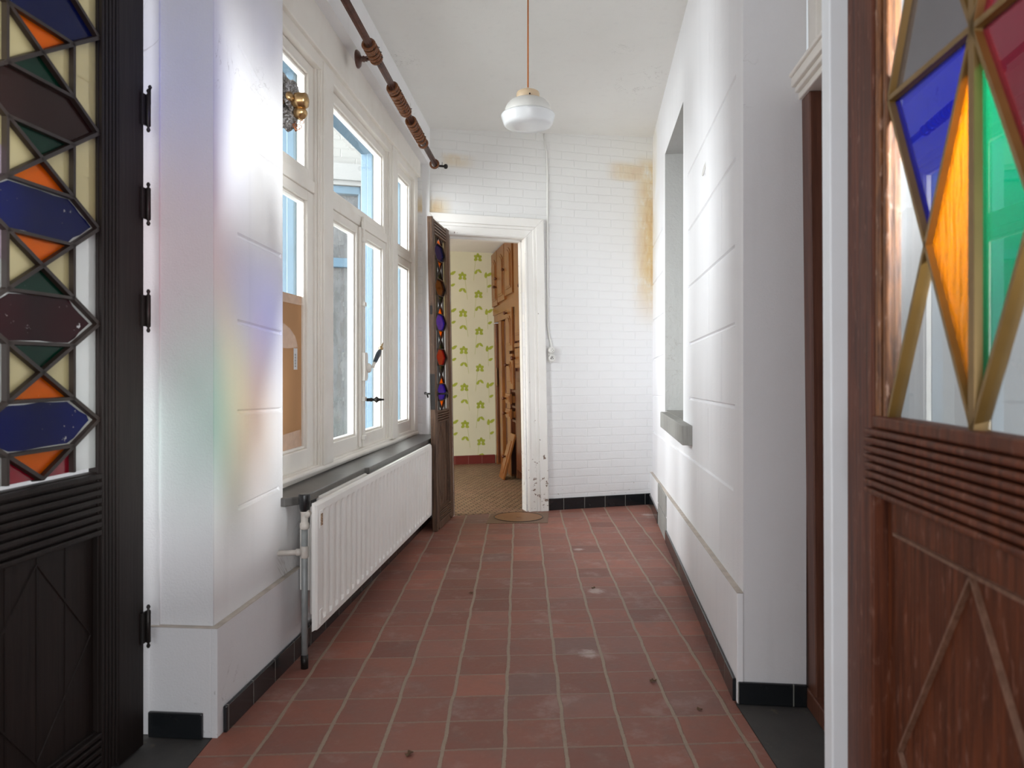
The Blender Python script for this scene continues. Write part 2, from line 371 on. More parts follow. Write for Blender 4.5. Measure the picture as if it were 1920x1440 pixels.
M['opal'] = NT('opal_glass'); _t = M['opal']; M['opal'] = _t.done(_t.principled((.80,.82,.83), .22, 0, .5, None, **{'Subsurface Weight': .25, 'Subsurface Radius': (.05,.05,.05), 'Subsurface Scale': .2}))
M['opal_top'] = simple('opal_glass_top', (.74,.735,.70), .3)
M['collar'] = simple('collar', srgb(214,190,158), .45, 0, .08, 20)
M['cord'] = simple('orange_cord', srgb(190,104,30), .6)
M['socket'] = simple('white_bakelite', (.74,.73,.70), .3, 0, .05)
M['wallpaper'] = simple('wallpaper', srgb(216,212,184), .8, 0, .06, 5, .1, 200)
M['green'] = simple('leaf_print', srgb(164,174,62), .8, 0, .15, 40)
M['green_thin'] = simple('stem_print', srgb(190,194,130), .8)
M['cover'] = None
def coverm(name, a, b):
    t = NT(name); co = t.coord(); w = t.n('TexChecker', {'Vector': co, 'Scale': 110.0}).outputs[1]
    c = t.mix(w, a, b); n = t.noise(co, 12, 5); c = t.mix(t.math('MULTIPLY', n, .4), c, tuple(x*.7 for x in a))
    return t.done(t.principled(c, .5, .1, .4, t.bump(w, .5, .003)))
M['cover'] = coverm('cover_plate', srgb(112,84,66), srgb(138,108,86)); M['disc'] = coverm('cover_lid', srgb(134,92,60), srgb(164,118,80))
M['lead'] = simple('dark_came', srgb(44,33,28), .45, 0, .3, 30)
M['bronze'] = simple('brassy_came', srgb(120,92,46), .38, .35, .3, 14)
M['clear'] = None
def clear(name, dust, refl=1.0, tint=(.97,.985,.985), dc=(.8,.82,.82)):
    t = NT(name); co = t.coord()
    tr = t.n('BsdfTransparent', {0: (*tint, 1)}).outputs[0]; df = t.n('BsdfDiffuse', {0: (*dc,1)}).outputs[0]
    b = t.n('MixShader', {0: t.math('MULTIPLY', t.noise(t.scale(co, (3,3,1)), 4, 5, .7), dust), 1: tr, 2: df}).outputs[0]
    gl = t.n('BsdfGlossy', {'Roughness': .01}).outputs[0]
    fr = t.math('MULTIPLY', t.math('MULTIPLY', t.n('Fresnel', {'IOR': 1.5}).outputs[0], refl), t.math('SUBTRACT', 1, t.n('NewGeometry').outputs['Backfacing']))
    return t.done(t.n('MixShader', {0: fr, 1: b, 2: gl}).outputs[0])
M['clear'] = clear('window_glass', .10, .8); M['murky'] = clear('dusty_glass', 1.1, .5, (.45,.47,.48), (.16,.165,.17))
G = dict(
 blue=pane('blue_glass', srgb(14,30,110), .7, .2, 0, 1, .45), navy=pane('navy_glass', srgb(22,36,92), .7, .2, 0, 0, .5), maroon=pane('maroon_glass', srgb(66,14,26), .75, .2, 0, 1, .45),
 brown=pane('brown_glass', srgb(64,38,34), .7, .2, 0, 0, .5), green=pane('green_glass', srgb(10,70,52), .65, .2, 0, 1, .5), orange=pane('orange_glass', srgb(226,122,6), .5, .2, 0, .3, .4),
 cream=pane('cream_glass', srgb(212,202,164), .5, .2, refl=.6), milk=pane('milky_glass', srgb(232,234,232), .42, .2, refl=.6), lilac=pane('lilac_glass', srgb(220,204,218), .45, .2, refl=.6), crimson=pane('crimson_glass', srgb(168,14,50), .6),
 rblue=pane('royal_blue_glass', srgb(26,38,132), .25, .02), ramber=pane('amber_glass', srgb(224,156,16), .35, .05, 1.2), remerald=pane('emerald_glass', srgb(0,156,120), .25, .02),
 rsmoke=pane('smoky_glass', srgb(84,82,84), .3, .02), rwine=pane('wine_glass', srgb(92,36,50), .35, .02), rclear=clear('clear_door_glass', .05),
 purple=pane('purple_glass', srgb(66,44,150), .6, .1), red=pane('red_glass', srgb(150,24,14), .6), umber=pane('umber_glass', srgb(92,52,16), .6), olive=pane('olive_glass', srgb(76,78,48), .6))
def mirrorfoil():
    t = NT('crackled_silver_glass'); co = t.coord(); n = t.noise(co, 55, 4, .6, 1.5)
    c = t.mix(t.step(n, .4, .7), (.16,.14,.12), (.72,.72,.74))
    return t.done(t.principled(c, .16, .75, .6, t.bump(n, .9, .01)))
M['foil'] = mirrorfoil()

# ------------------------------------------------------------------ the room shell
CEIL = [LW.sz(677,0), (5.52, BK.sz(813,243)[1])]
def line_z(pl, p, q):      # height of the straight line through two surveyed points of a wall, as a function of s
    a, b = pl.sz(*p), pl.sz(*q); k = (b[1]-a[1])/(b[0]-a[0]); return lambda s: a[1]+k*(s-a[0])
def groove(mb, pl, p, q, w=.024, d=.008, wide=None):
    a, b = pl.sz(*p), pl.sz(*q); a, b = Vector(a), Vector(b)
    t = (b-a).normalized(); qv = Vector((-t.y, t.x))*w/2; vs = []
    for e in (a, b):
        vs += [pl.w(e.x+qv.x, .004, e.y+qv.y), pl.w(e.x-qv.x, .004, e.y-qv.y), pl.w(e.x-qv.x*.25, -d, e.y-qv.y*.25), pl.w(e.x+qv.x*.25, -d, e.y+qv.y*.25)]
    mb.hexa([vs[0],vs[1],vs[2],vs[3],vs[4],vs[5],vs[6],vs[7]])
# left wall
mb = MB(); S0, S1 = 2.247, 5.60
mb.box(LW, S0, S1, -.24, 0, 0, 3.2)
wl = mb.build('wall_left', [M['plaster'], M['pier']], origin=LW.w(S0,0,0))
cut = MB(); sof = line_z(LW, (613,0), (806,310))
SN = LW.sz(530,700)[0]; cut.prism(LW, [(SN,.61),(5.50,.61),(5.50,sof(5.50)),(SN,sof(SN))], -.3, .02)
cb = cut.build('cutter', M['plaster'], origin=(0,0,0)); boolean(wl, cb)
cut = MB()
for p, q in [((447,83),(528,240)),((447,263),(528,322)),((445,440),(528,480)),((445,603),(528,625)),((445,773),(528,768)),((447,953),(524,915))]:
    groove(cut, LW, p, q)
cb = cut.build('cutter', M['plaster'], origin=(0,0,0)); boolean(wl, cb)
struct(wl, 'white plastered left wall with mock stone grooves around the tall window', 'wall')
# plinth of the left wall (wraps the pier) and the pier face
lz = line_z(LW, (415,1165), (560,1060))
mb = MB(); mb.prism(LW, [(S0-.02,0),(2.90,0),(2.90,lz(2.90)),(S0-.02,lz(S0))], 0, .02)
mb.prism(LW, [(S0-.02,0),(S0,0),(S0,lz(S0)),(S0-.02,lz(S0))], -.19, 0)
mb.mi = 1; mb.prism(LW, [(S0-.018,lz(S0)-.0),(2.90,lz(2.90)),(2.90,lz(2.90)+.004),(S0-.018,lz(S0)+.004)], 0, .0215); mb.prism(LW, [(S0-.0215,lz(S0)),(S0,lz(S0)),(S0,lz(S0)+.004),(S0-.0215,lz(S0)+.004)], -.19, .0215)
struct(mb.build('trim_1', [M['pier'], M['ledge']], bevel=.003), 'low white plinth ledge at the foot of the left pier', 'plinth')
mb = MB(); mb.box(LW, S0-.006, S0, -.165, 0, lz(S0), 3.0); mb.box(LW, S0-.014, S0+.02, -.34, -.165, .0, 3.0)
struct(mb.build('trim_2', M['pier']), 'rough white pier face between the dark door hinges and the left wall', 'pier')
# right wall
mb = MB(); R0, R1 = 2.464, 6.2
mb.box(RW, R0, R1, -.20, 0, 0, 3.2)
wr = mb.build('wall_right', [M['right']], origin=RW.w(R0,0,0))
cut = MB(); NA, NB = RW.sz(1281,190), RW.sz(1247,290); NZ = RW.sz(1247,770)[1]; cut.box(RW, NA[0], NB[0], -.16, .03, NZ, (NA[1]+NB[1])/2)
cb = cut.build('cutter', M['stucco'], origin=(0,0,0)); boolean(wr, cb)
cut = MB()
for p, q in [((1292,747),(1378,763)),((1292,645),(1378,608)),((1290,540),(1378,462)),((1290,435),(1380,297)),((1289,330),(1380,143)),((1222,808),(1375,917)),
             ((1223,535),(1243,508)),((1222,603),(1245,587)),((1222,675),(1245,665)),((1222,742),(1245,744)),((1223,465),(1243,428))]:
    groove(cut, RW, p, q, .022, .008)
for p, q in [((1329,505),(1329,620)),((1353,625),(1353,752)),((1328,765),(1328,865)),((1353,352),(1353,470)),((1306,882),(1306,975)),((1348,915),(1348,1035)),((1330,60),(1330,120))]:
    groove(cut, RW, p, q, .007, .004)
cb = cut.build('cutter', M['plaster'], origin=(0,0,0)); boolean(wr, cb)
set_uv(wr, wall_uv(RW), Vector(wr.location))
# the inside of the niche keeps its rough grey render
wr.data.materials.clear(); wr.data.materials.append(M['right']); wr.data.materials.append(M['stucco']); wr.data.materials.append(M['pier'])
for p in wr.data.polygons:
    c = p.center+Vector(wr.location); nn = (c.x-RW.p0[0])*RW.n[0]+(c.y-RW.p0[1])*RW.n[1]; ss = (c.x-RW.p0[0])*RW.d[0]+(c.y-RW.p0[1])*RW.d[1]
    p.material_index = 1 if (nn < -.02 and NA[0]-.05 < ss < NB[0]+.05) else (2 if ss < R0+.001 else 0)
struct(wr, 'white plastered right wall with mock stone grooves and a tall blind niche', 'wall')
rz = line_z(RW, (1220,880), (1388,1105))
mb = MB(); mb.prism(RW, [(R0-.004,0),(R1-.06,0),(R1-.06,rz(R1)),(R0-.004,rz(R0))], 0, .02)
mb.mi = 1; mb.prism(RW, [(R0-.004,rz(R0)),(R1-.06,rz(R1)),(R1-.06,rz(R1)+.004),(R0-.004,rz(R0)+.004)], 0, .0215)
struct(mb.build('trim_3', [M['right'], M['ledge']], bevel=.003, uv=wall_uv(RW)), 'low white plinth along the foot of the right wall', 'plinth')
# niche sill
z1 = NZ+.004; z0 = z1-.098; QA, QB = RW.sz(1279,790,.05)[0], RW.sz(1238,765,.05)[0]
mb = MB(); mb.box(RW, QA, QB, 0, .05, z0, z1); mb.box(RW, NA[0], NB[0], -.16, 0, NZ-.03, z1)
struct(mb.build('trim_4', M['concrete'], bevel=.004), 'rough grey concrete sill of the niche in the right wall', 'sill')
GA, GB = RW.sz(1247,990,.03)[0], RW.sz(1233,985,.03)[0]
mb = MB(); gm_ = GA+(GB-GA)*.42; gl_ = GB-GA
for a, b in ((GA,gm_-.008),(gm_+.008,GB)):
    for c, d in ((0,.148),(.156,.29)): mb.box(RW, a, b, .02, .029, c, d)
g1 = mb.build('access_panel', M['concrete'], bevel=.003); tag(g1, 'small grey cement tiles set in the foot of the right wall near the corner', 'wall tile')
# back wall with the doorway
mb = MB(); DS0, DS1, DT = .155, .748, 2.10
mb.prism(BK, [(-.16,0),(DS0-.02+.02,0),(DS0-.018,DT),(-.16,DT)], -.10, 0)
mb.prism(BK, [(-.16,DT),(2.0,DT),(2.0,3.2),(-.16,3.2)], -.10, 0)
mb.prism(BK, [(DS1,0),(2.0,0),(2.0,DT),(DS1-.02,DT)], -.10, 0)
wb = mb.build('wall_back', M['brick'], origin=BK.w(0,0,0), uv=wall_uv(BK)); struct(wb, 'white painted brick end wall with a damp yellow stain in the corner', 'wall')
# ceiling: an old plaster ceiling that sags a little
def cz(x, y): return None
pl_, pr_ = LW, RW
zl = lambda s: CEIL[0][1]+(CEIL[1][1]-CEIL[0][1])/(CEIL[1][0]-CEIL[0][0])*(s-CEIL[0][0])
rA, rB = RW.sz(1290,0), (6.08, BK.sz(1219,257)[1]); zr = lambda s: rA[1]+(rB[1]-rA[1])/(rB[0]-rA[0])*(s-rA[0])
mb = MB(); N = 8; vs = []
for i in range(N+1):
    sl = 2.0+(5.55-2.0)*i/N; sr = 2.0+(6.2-2.0)*i/N
    a, b = LW.w(sl,-.05,zl(sl)), RW.w(sr,-.05,zr(sr)); vs += [a, b]
mb.add(vs+[v+Vector((0,0,.12)) for v in vs], [(2*i,2*i+1,2*i+3,2*i+2) for i in range(N)]+[(2*N+2+2*i,2*N+4+2*i,2*N+5+2*i,2*N+3+2*i) for i in range(N)]+[(0,2*N+2,2*N+3,1),(2*N,2*N+1,4*N+3,4*N+2)])
struct(mb.build('ceiling', M['ceiling'], origin=(0,3,2.9)), 'off white plaster ceiling of the corridor', 'ceiling')
# floors
def edge(px, py): p = floorpt(px, py); return p
eL, eR = edge(395,1388), edge(1378,1318)
def eline(e, y): return Vector((e.x+aX*(y-e.y), y, 0))
tilepoly = [eline(eL,-1.2), eline(eR,-1.2), eline(eR,2.45), RW.w(2.49,-.02,0), RW.w(6.16,-.02,0), BK.w(1.95,0,0), BK.w(-.12,0,0), LW.w(5.5,-.02,0), LW.w(2.25,-.02,0), eline(eL,2.24)]
mb = MB(); mb.slab([eline(eL,-1.2), eline(eR,-1.2), eline(eR,2.24), eline(eL,2.24)], -.12, 0)
mb.slab([eline(eL,2.24), eline(eR,2.24), eline(eR,2.46), RW.w(2.5,-.01,0), RW.w(6.16,-.02,0), BK.w(1.95,-.002,0), BK.w(-.12,-.002,0), LW.w(2.26,-.02,0)], -.12, 0)
fl = mb.build('floor', M['floor'], origin=(0,3,0), uv=fuv); struct(fl, 'red terracotta tile floor of the corridor with pale grout', 'floor')
mb = MB(); mb.slab([eline(eL,-1.2)+Vector((-.004,0,0)), (-1.85,-1.2,0), (-1.85,2.36,0), (-1.2,2.36,0), eline(eL,2.24)+Vector((-.004,0,0))], -.12, -.002)
struct(mb.build('floor_porch_left', M['slate']), 'dark slate floor strip under the left door', 'floor')
mb = MB(); mb.slab([eline(eR,-1.2)+Vector((.004,0,0)), (2.4,-1.2,0), (2.4,2.6,0), (.95,2.6,0), eline(eR,2.45)+Vector((.004,0,0))], -.12, -.002)
struct(mb.build('floor_porch_right', M['slate']), 'dark worn slate floor by the brown side door', 'floor')
kuv = lambda v: ((v.x-BK.p0[0])*BK.d[0]+(v.y-BK.p0[1])*BK.d[1], (v.x-BK.p0[0])*BK.n[0]+(v.y-BK.p0[1])*BK.n[1])
mb = MB(); mb.slab([BK.w(-3.6,-.1,0), BK.w(DS0,-.1,0), BK.w(DS0,-.004,0), BK.w(DS1,-.004,0), BK.w(DS1,-.1,0), BK.w(2.2,-.1,0), BK.w(2.2,-3.3,0), BK.w(-3.6,-3.3,0)], -.12, .001)
struct(mb.build('floor_kitchen', M['mosaic'], uv=kuv), 'small beige mosaic floor of the kitchen beyond the doorway', 'floor')
# baseboards
def baseboard(name, pl, s0, s1, n0, label, h=.085):
    mb = MB(); mb.box(pl, s0, s1, n0, n0+.012, 0, h)
    return struct(mb.build(name, M['black_tile'], bevel=.003, uv=wall_uv(pl)), label, 'baseboard')
baseboard('baseboard_left', LW, 2.262, 5.42, .02, 'black glazed tile skirting along the left wall under the radiator', .08)
baseboard('baseboard_right', RW, R0+.012, GA-.01, .02, 'black glazed tile skirting along the right wall', .075)
baseboard('baseboard_right_far', RW, GB+.01, 6.1, .02, 'short black tile skirting in the far right corner', .085)
baseboard('baseboard_back', BK, .905, 1.80, 0, 'black tile skirting on the white brick end wall', .09)
mb = MB(); P = Pl(tuple(LW.w(S0-.02,-.19,0)[:2]), tuple(LW.w(S0-.02,-.02,0)[:2]), 1)
mb.box(P, 0, .168, 0, .012, 0, .075); struct(mb.build('baseboard_pier_left', M['black_tile'], bevel=.003, uv=wall_uv(P)), 'broken black tile skirting at the foot of the left pier', 'baseboard')
PR = Pl(tuple(RW.w(R0,.018,0)[:2]), tuple(RW.w(R0,-.20,0)[:2]), 1)
mb = MB(); mb.box(PR, 0, PR.L, 0, .012, 0, .072); struct(mb.build('baseboard_pier_right', M['black_tile'], bevel=.003, uv=wall_uv(PR)), 'black tile skirting at the foot of the grey right pier', 'baseboard')

# ------------------------------------------------------------------ the porch around the camera
mb = MB(); mb.wbox(-1.97,-1.85,-1.2,2.48,0,3.0); struct(mb.build('wall_porch_left', M['plaster']), 'white side wall of the porch behind the dark left door', 'wall')
mb = MB(); mb.hexa([(.650,1.512,0),(.684,1.512,0),(.684,1.552,0),(.650,1.552,0),(.638,1.512,2.9),(.684,1.512,2.9),(.684,1.552,2.9),(.638,1.552,2.9)])
o = mb.build('trim_5', M['grey_white'], bevel=.003); struct(o, 'pale grey painted door post beside the brown right door', 'door post')
mb = MB(); mb.wbox(.688,2.4,1.56,1.60,0,2.9); mb.wbox(.80,.815,1.545,1.56,0,2.9); mb.wbox(.96,1.0,1.54,1.56,0,2.9); mb.wbox(1.14,1.155,1.545,1.56,0,2.9)
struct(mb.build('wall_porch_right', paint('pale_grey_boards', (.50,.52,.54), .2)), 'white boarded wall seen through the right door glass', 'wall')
mb = MB(); mb.wbox(-1.85,2.4,-1.2,2.3,2.9,3.02); struct(mb.build('ceiling_porch', M['ceiling']), 'plaster ceiling over the porch', 'ceiling')
mb = MB(); mb.wbox(-1.85,-1.32,2.36,2.48,0,3.6); struct(mb.build('wall_porch_side', M['plaster']), 'white wall seen through the leaded glass of the left door', 'wall')
# brown side door in the right-hand porch wall
sA = SD.sz(1540,1320)[0]
d4 = thing('door_4', SD.w(2.1,0,0), 'brown wooden side door under a cream cornice beside the right pier', 'door', None, 'structure')
ct = SD.sz(1505,193)[1]
mb = MB(); mb.box(SD, 1.62, 2.47, -.10, -.03, 0, ct); mb.build('leaf', M['side_wood'], d4)
mb = MB(); mb.box(SD, 2.36, 2.47, -.05, .012, 0, ct); mb.build('frame_post', M['side_wood'], d4, bevel=.004)
mb = MB(); mb.box(SD, 1.62, 2.46, -.03, .02, 0.0, .06); mb.build('kick_board', M['side_wood'], d4, bevel=.004)
mb = MB()
for a, b, n in ((0,.022,.022),(.022,.04,.034),(.04,.072,.045),(.072,.085,.052)): mb.box(SD, 1.62, 2.47, -.1, n, ct+a, ct+b)
o = mb.build('cornice', M['cream'], d4, bevel=.004); o['label'] = 'cream moulded cornice'
mb = MB(); mb.box(SD, 1.62, 2.5, -.12, -.04, ct+.085, 2.9); o = mb.build('overpanel', M['plaster'], d4); o['label'] = 'white panel above the cornice'
mb = MB(); mb.box(SD, 2.36, 2.44, -.04, -.01, ct+.085, 2.9); o = mb.build('overpanel_trim', M['cream'], d4, bevel=.004); o['label'] = 'cream strip above the cornice'

# ------------------------------------------------------------------ leaded glass doors
def leaded(door, pl, sh, W, uc, hw, zb, step, count, cols, woodm, ridge, panel, botridge, top, cw, flute, zglass, lower, inner, thick=.04, moredetail=True):
    """left-hand and far leaves share one pattern: hexagons and small triangles in a lattice of lead"""
    S = lambda u: sh-u
    U0, U1 = uc-hw, uc+hw
    mb = MB(); mb.box(pl, S(0), S(U0-flute), -thick, 0, .005, top); mb.build('stile', woodm, door, bevel=.003)
    mb = MB(); mb.box(pl, S(U1+flute), S(W), -thick, 0, .005, top); mb.build('stile', woodm, door, bevel=.003)
    for e, sg in ((U0,-1),(U1,1)):
        mb = MB(); mb.box(pl, S(e), S(e+sg*flute), -thick+.004, -.008, .02, top-.01); k = max(3, int(flute/.013))
        for i in range(k):
            u = e+sg*flute*(i+.5)/k; mb.box(pl, S(u-flute/k*.33), S(u+flute/k*.33), -.012, .002, .02, top-.01)
        mb.build('fluted_moulding', woodm, door, bevel=.002)
    def rail(name, z0, z1, ridges):
        mb = MB(); mb.box(pl, S(U0), S(U1), -thick+.003, -.012, z0, z1)
        for i in range(ridges):
            zz = z0+(z1-z0)*(i+.5)/ridges; h = (z1-z0)/ridges*.33
            mb.prism(pl, [(S(U0), zz-h), (S(U1), zz-h), (S(U1), zz+h), (S(U0), zz+h)], -.013, .004)
        return mb.build(name, woodm, door, bevel=.003)
    rail('lock_rail', ridge[0], ridge[1], ridge[2]); rail('bottom_rail', botridge[0], botridge[1], botridge[2]); rail('top_rail', zglass, top-.01, 5)
    mb = MB(); mb.box(pl, S(U0), S(U1), -thick+.003, 0.0, .005, botridge[0]); mb.build('kick_rail', woodm, door, bevel=.003)
    mb = MB(); mb.box(pl, S(U0), S(U1), -thick+.006, -.022, panel[0], panel[1])
    um, zm = uc, (panel[0]+panel[1])/2; hz = (panel[1]-panel[0])/2-.02; hu = hw-.01
    for k in range(4):
        a = [(um,zm+hz),(um+hu,zm),(um,zm-hz),(um-hu,zm)]; p, q = a[k], a[(k+1)%4]
        mb.bar(pl, (S(p[0]),p[1]), (S(q[0]),q[1]), .008, -.024, -.0195)
    for u in (um-hu*.5, um, um+hu*.5): mb.box(pl, S(u-.0015), S(u+.0015), -.03, -.0205, panel[0], panel[1])
    mb.build('panel', woodm, door)
    keys = sorted(set(sum([list(c) for c in cols], [])+[lower, inner, 'cream', 'lilac', 'crimson', 'milk'])); g = MB(); cm = MB()
    vb = hw*.53; n0, n1 = -.020, -.016
    def tri(key, pts):
        g.mi = keys.index(key); g.prism(pl, [(S(a), max(min(z, zglass), zb0)) for a, z in pts], n0, n1)
    zb0 = ridge[1]; ZL = lambda z: max(min(z, zglass), zb0)
    bar = lambda a, b, w=cw: cm.bar(pl, (S(a[0]), a[1]), (S(b[0]), b[1]), w, -.030, -.004)
    for k in range(count):
        za, zc = zb+k*step, zb+(k+1)*step; zm = (za+zc)/2; hexc, tric = cols[k]; ch = step/2*(1-.53)
        zt, zo = zm+ch, zm-ch
        if zm-ch > zglass: break
        cutz = zglass
        hexp = [(uc-hw,zm),(uc-vb,zo),(uc+vb,zo),(uc+hw,zm),(uc+vb,zt),(uc-vb,zt)]
        if k < 3 and inner != 'milk':
            tri('milk', hexp); rj = random.Random(k+31); ins = []
            for q in range(24):
                a, b = hexp[q//4], hexp[(q//4+1)%6]; f = (q%4)/4; x, z = a[0]+(b[0]-a[0])*f, a[1]+(b[1]-a[1])*f; e = rj.uniform(.86,.93)
                ins.append((uc+(x-uc)*e, zm+(z-zm)*e))
            g.mi = keys.index(hexc); g.prism(pl, [(S(a), z) for a, z in ins], -.0162, -.0148)
        else: tri(hexc, hexp)
        tri(tric, [(uc-vb,zo),(uc,za),(uc+vb,zo)])
        if zt < cutz: tri(tric, [(uc-vb,zt),(uc+vb,zt),(uc,zc)])
        side = lower if k < 2 else 'cream'; sideb = lower if k < 3 else 'cream'
        for sg in (-1,1):
            ic = ('crimson' if k == 0 and inner != 'milk' else ('milk' if inner == 'milk' else 'cream'))
            tri(ic, [(uc,za),(uc+sg*vb,zo),(uc+sg*vb,za)])
            sc = 'lilac' if (k == 2 and sg > 0 and inner != 'milk') else side
            tri('lilac' if sc == 'lilac' else sideb, [(uc+sg*hw,zm),(uc+sg*vb,zo),(uc+sg*vb,za),(uc+sg*hw,za)])
            if zt < cutz:
                tri('cream' if inner != 'milk' else 'milk', [(uc,zc),(uc+sg*vb,zt),(uc+sg*vb,zc)])
                tri(sc, [(uc+sg*hw,zm),(uc+sg*vb,zt),(uc+sg*vb,zc),(uc+sg*hw,zc)])
            bar((uc,za),(uc+sg*hw,zm)); bar((uc+sg*vb,za),(uc+sg*vb,zo), cw*.9)
            if zc <= cutz+.03: bar((uc,zc),(uc+sg*hw,zm)); bar((uc+sg*vb,zt),(uc+sg*vb,min(zc,cutz)), cw*.9)
        bar((uc-vb,zo),(uc+vb,zo), cw*.8)
        if zt < cutz: bar((uc-vb,zt),(uc+vb,zt), cw*.8)
    o = g.build('stained_glass', [G[k] for k in keys], door); o['label'] = 'coloured hexagon and triangle glass'
    cm.build('lead_came', M['lead'], door)
    for e in (U0, U1):
        pass
# left leaf, hung on the pier
d1 = thing('door_1', DL.w(1.9,0,0), 'dark brown leaded glass door on the left with blue and maroon hexagons', 'door', None, 'structure')
leaded(d1, DL, 2.178, .80, .403, .208, .8375, .2525, 8, [('blue','orange'),('maroon','green'),('blue','orange'),('brown','green'),('navy','orange'),('brown','green'),('navy','orange'),('brown','green')],
       M['dark_wood'], (.655,.825,8), (.14,.655), (.04,.14,5), 2.86, .016, .075, 2.70, 'milk', 'cream')
for zy in (205, 380, 580, 1170):
    zz = DL.sz(274, zy)[1]; c = DL.w(2.186,.009,zz)
    mb = MB(); mb.lathe(c-Vector((0,0,.05)), (0,0,1), [(.003,-.018),(.006,-.012),(.003,-.004),(.007,0),(.007,.09),(.003,.094),(.006,.102),(.003,.108)], 10)
    mb.box(DL, 2.16, 2.186, .0, .005, zz-.05, zz+.04); mb.build('hinge', M['iron'], d1)
mb = MB(); c = DL.w(2.186,.014,DL.sz(274,165)[1]); mb.tube([c, c+Vector((0,0,-.05))], .003, 8); mb.lathe(c, (0,0,1), [(.003,-.006),(.006,0),(.003,.006)], 8); mb.build('hinge_pin', M['iron'], d1)
# far leaf, standing open in the back doorway
d3 = thing('door_3', DB.w(.27,0,0), 'narrow worn brown door standing open at the far doorway with small coloured panes', 'door', None, 'structure')
leaded(d3, DB, .55, .56, .325, .175, .81, .2435, 5, [('purple','orange'),('red','olive'),('purple','orange'),('umber','olive'),('navy','orange')],
       M['old_wood'], (.725,.808,5), (.14,.72), (.05,.14,6), 2.12, .012, .03, 2.005, 'milk', 'milk', .036)
mb = MB(); mb.box(DB, -.012, -.0095, -.034, -.002, .82, 1.06); mb.build('lock_plate', M['iron'], d3)
mb = MB(); mb.box(DB, -.012, -.0095, -.026, -.010, 1.46, 1.52); mb.build('key_plate', M['iron'], d3)
hz_ = .925
mb = MB()
for n, sg in ((0,1),(-.036,-1)):
    c = DB.w(.05,n,hz_); e = DB.w(.05,n+sg*.05,hz_); f = DB.w(.13,n+sg*.055,hz_-.005)
    mb.lathe(c, Vector(DB.n+(0,))*sg, [(.018,0),(.018,.005),(.008,.008)], 14); mb.tube([c, e], .006, 8)
    mb.tube([e, DB.w(.075,n+sg*.055,hz_+.004), DB.w(.11,n+sg*.055,hz_), f, DB.w(.135,n+sg*.05,hz_-.03)], [.006,.008,.008,.006,.005], 8)
mb.build('lever_handle', M['iron'], d3)
# right leaf: larger lattice, brassy bars
d2 = thing('door_2', DR.w(1.1,0,0), 'brown leaded glass door on the right with amber, emerald and blue triangles', 'door', None, 'structure')
sh, W = 1.521, .91; S = lambda u: sh-u
gx0, gx1 = sh-1.349, sh-.778; gm = (gx0+gx1)/2; gb, rowh, gt = 1.012, .571, 2.73; th = .04; BW = M['brown_wood']; BEADM = wood('worn_bead_wood', srgb(84,50,30), srgb(150,98,58), .45, (40,40,5), .3, .6, spec=.4, fl=srgb(196,160,140))
mb = MB(); mb.box(DR, S(0), S(.13), -th, 0, .005, 2.86); mb.build('stile', BW, d2, bevel=.004)
mb = MB(); mb.box(DR, S(W), S(W-.13), -th, 0, .005, 2.86); mb.build('stile', BW, d2, bevel=.004)
for a, b in ((.13,gx0),(gx1,W-.13)):
    mb = MB(); w = (b-a); s0 = 1 if a < .3 else -1
    mb.box(DR, S(a), S(b), -th+.004, -.014, .86, 2.74); c0 = a if a < .3 else b
    mb.box(DR, S(c0), S(c0+s0*w*.45), -.02, -.004, .86, 2.74); mb.box(DR, S(c0+s0*w*.6), S(c0+s0*w), -.02, -.008, .86, 2.74)
    mb.build('glazing_bead', BEADM, d2, bevel=.004)
mb = MB(); mb.box(DR, S(.13), S(W-.13), -th+.003, -.01, .86, gb); z = gb
mb.box(DR, S(.135), S(W-.135), -.011, .004, gb-.022, gb)
for i in range(8):
    z1_ = gb-.024-i*.0155; mb.box(DR, S(.115), S(W-.115), -.012, .012, z1_-.0115, z1_)
mb.build('ridged_rail', BW, d2, bevel=.004)
mb = MB(); mb.box(DR, S(.13), S(W-.13), -th+.006, -.028, .16, .86); mb.box(DR, S(.17), S(W-.17), -th+.006, -.024, .16, .86)
ptop = .805
mb.box(DR, S(.17), S(W-.17), -.026, -.018, ptop, .86)
mb.build('panel', BW, d2)
mb = MB(); mb.bar(DR, (S(.19),ptop), (S(W-.19),ptop), .009, -.022, -.012)
um = sh-1.081
mb.bar(DR, (S(um),ptop-.006), (S(um-.24),ptop-.38), .008, -.026, -.016); mb.bar(DR, (S(um),ptop-.006), (S(um+.24),ptop-.36), .008, -.026, -.016)
mb.bar(DR, (S(um-.24),ptop-.38), (S(um),.18), .008, -.026, -.016); mb.bar(DR, (S(um+.24),ptop-.36), (S(um),.18), .008, -.026, -.016)
o = mb.build('panel_bead', wood('panel_bead_wood', srgb(96,66,50), srgb(130,96,78), .4), d2); o['label'] = 'thin worn beads laid in a diamond'
mb = MB(); mb.box(DR, S(.13), S(W-.13), -th+.003, 0, .005, .16); mb.build('bottom_rail', BW, d2, bevel=.004)
mb = MB(); mb.box(DR, S(.13), S(W-.13), -th+.003, 0, gt, 2.86); mb.build('top_rail', BW, d2, bevel=.004)
keys = ['rblue','ramber','remerald','rsmoke','rwine','rclear']; g = MB(); cm = MB()
def tri(key, *pts): g.mi = keys.index(key); g.prism(DR, [(S(a),z) for a, z in pts], -.024, -.020)
bar = lambda a, b, w: cm.bar(DR, (S(a[0]),a[1]), (S(b[0]),b[1]), w, -.030, -.010, .55)
hc = (gx1-gx0)/2
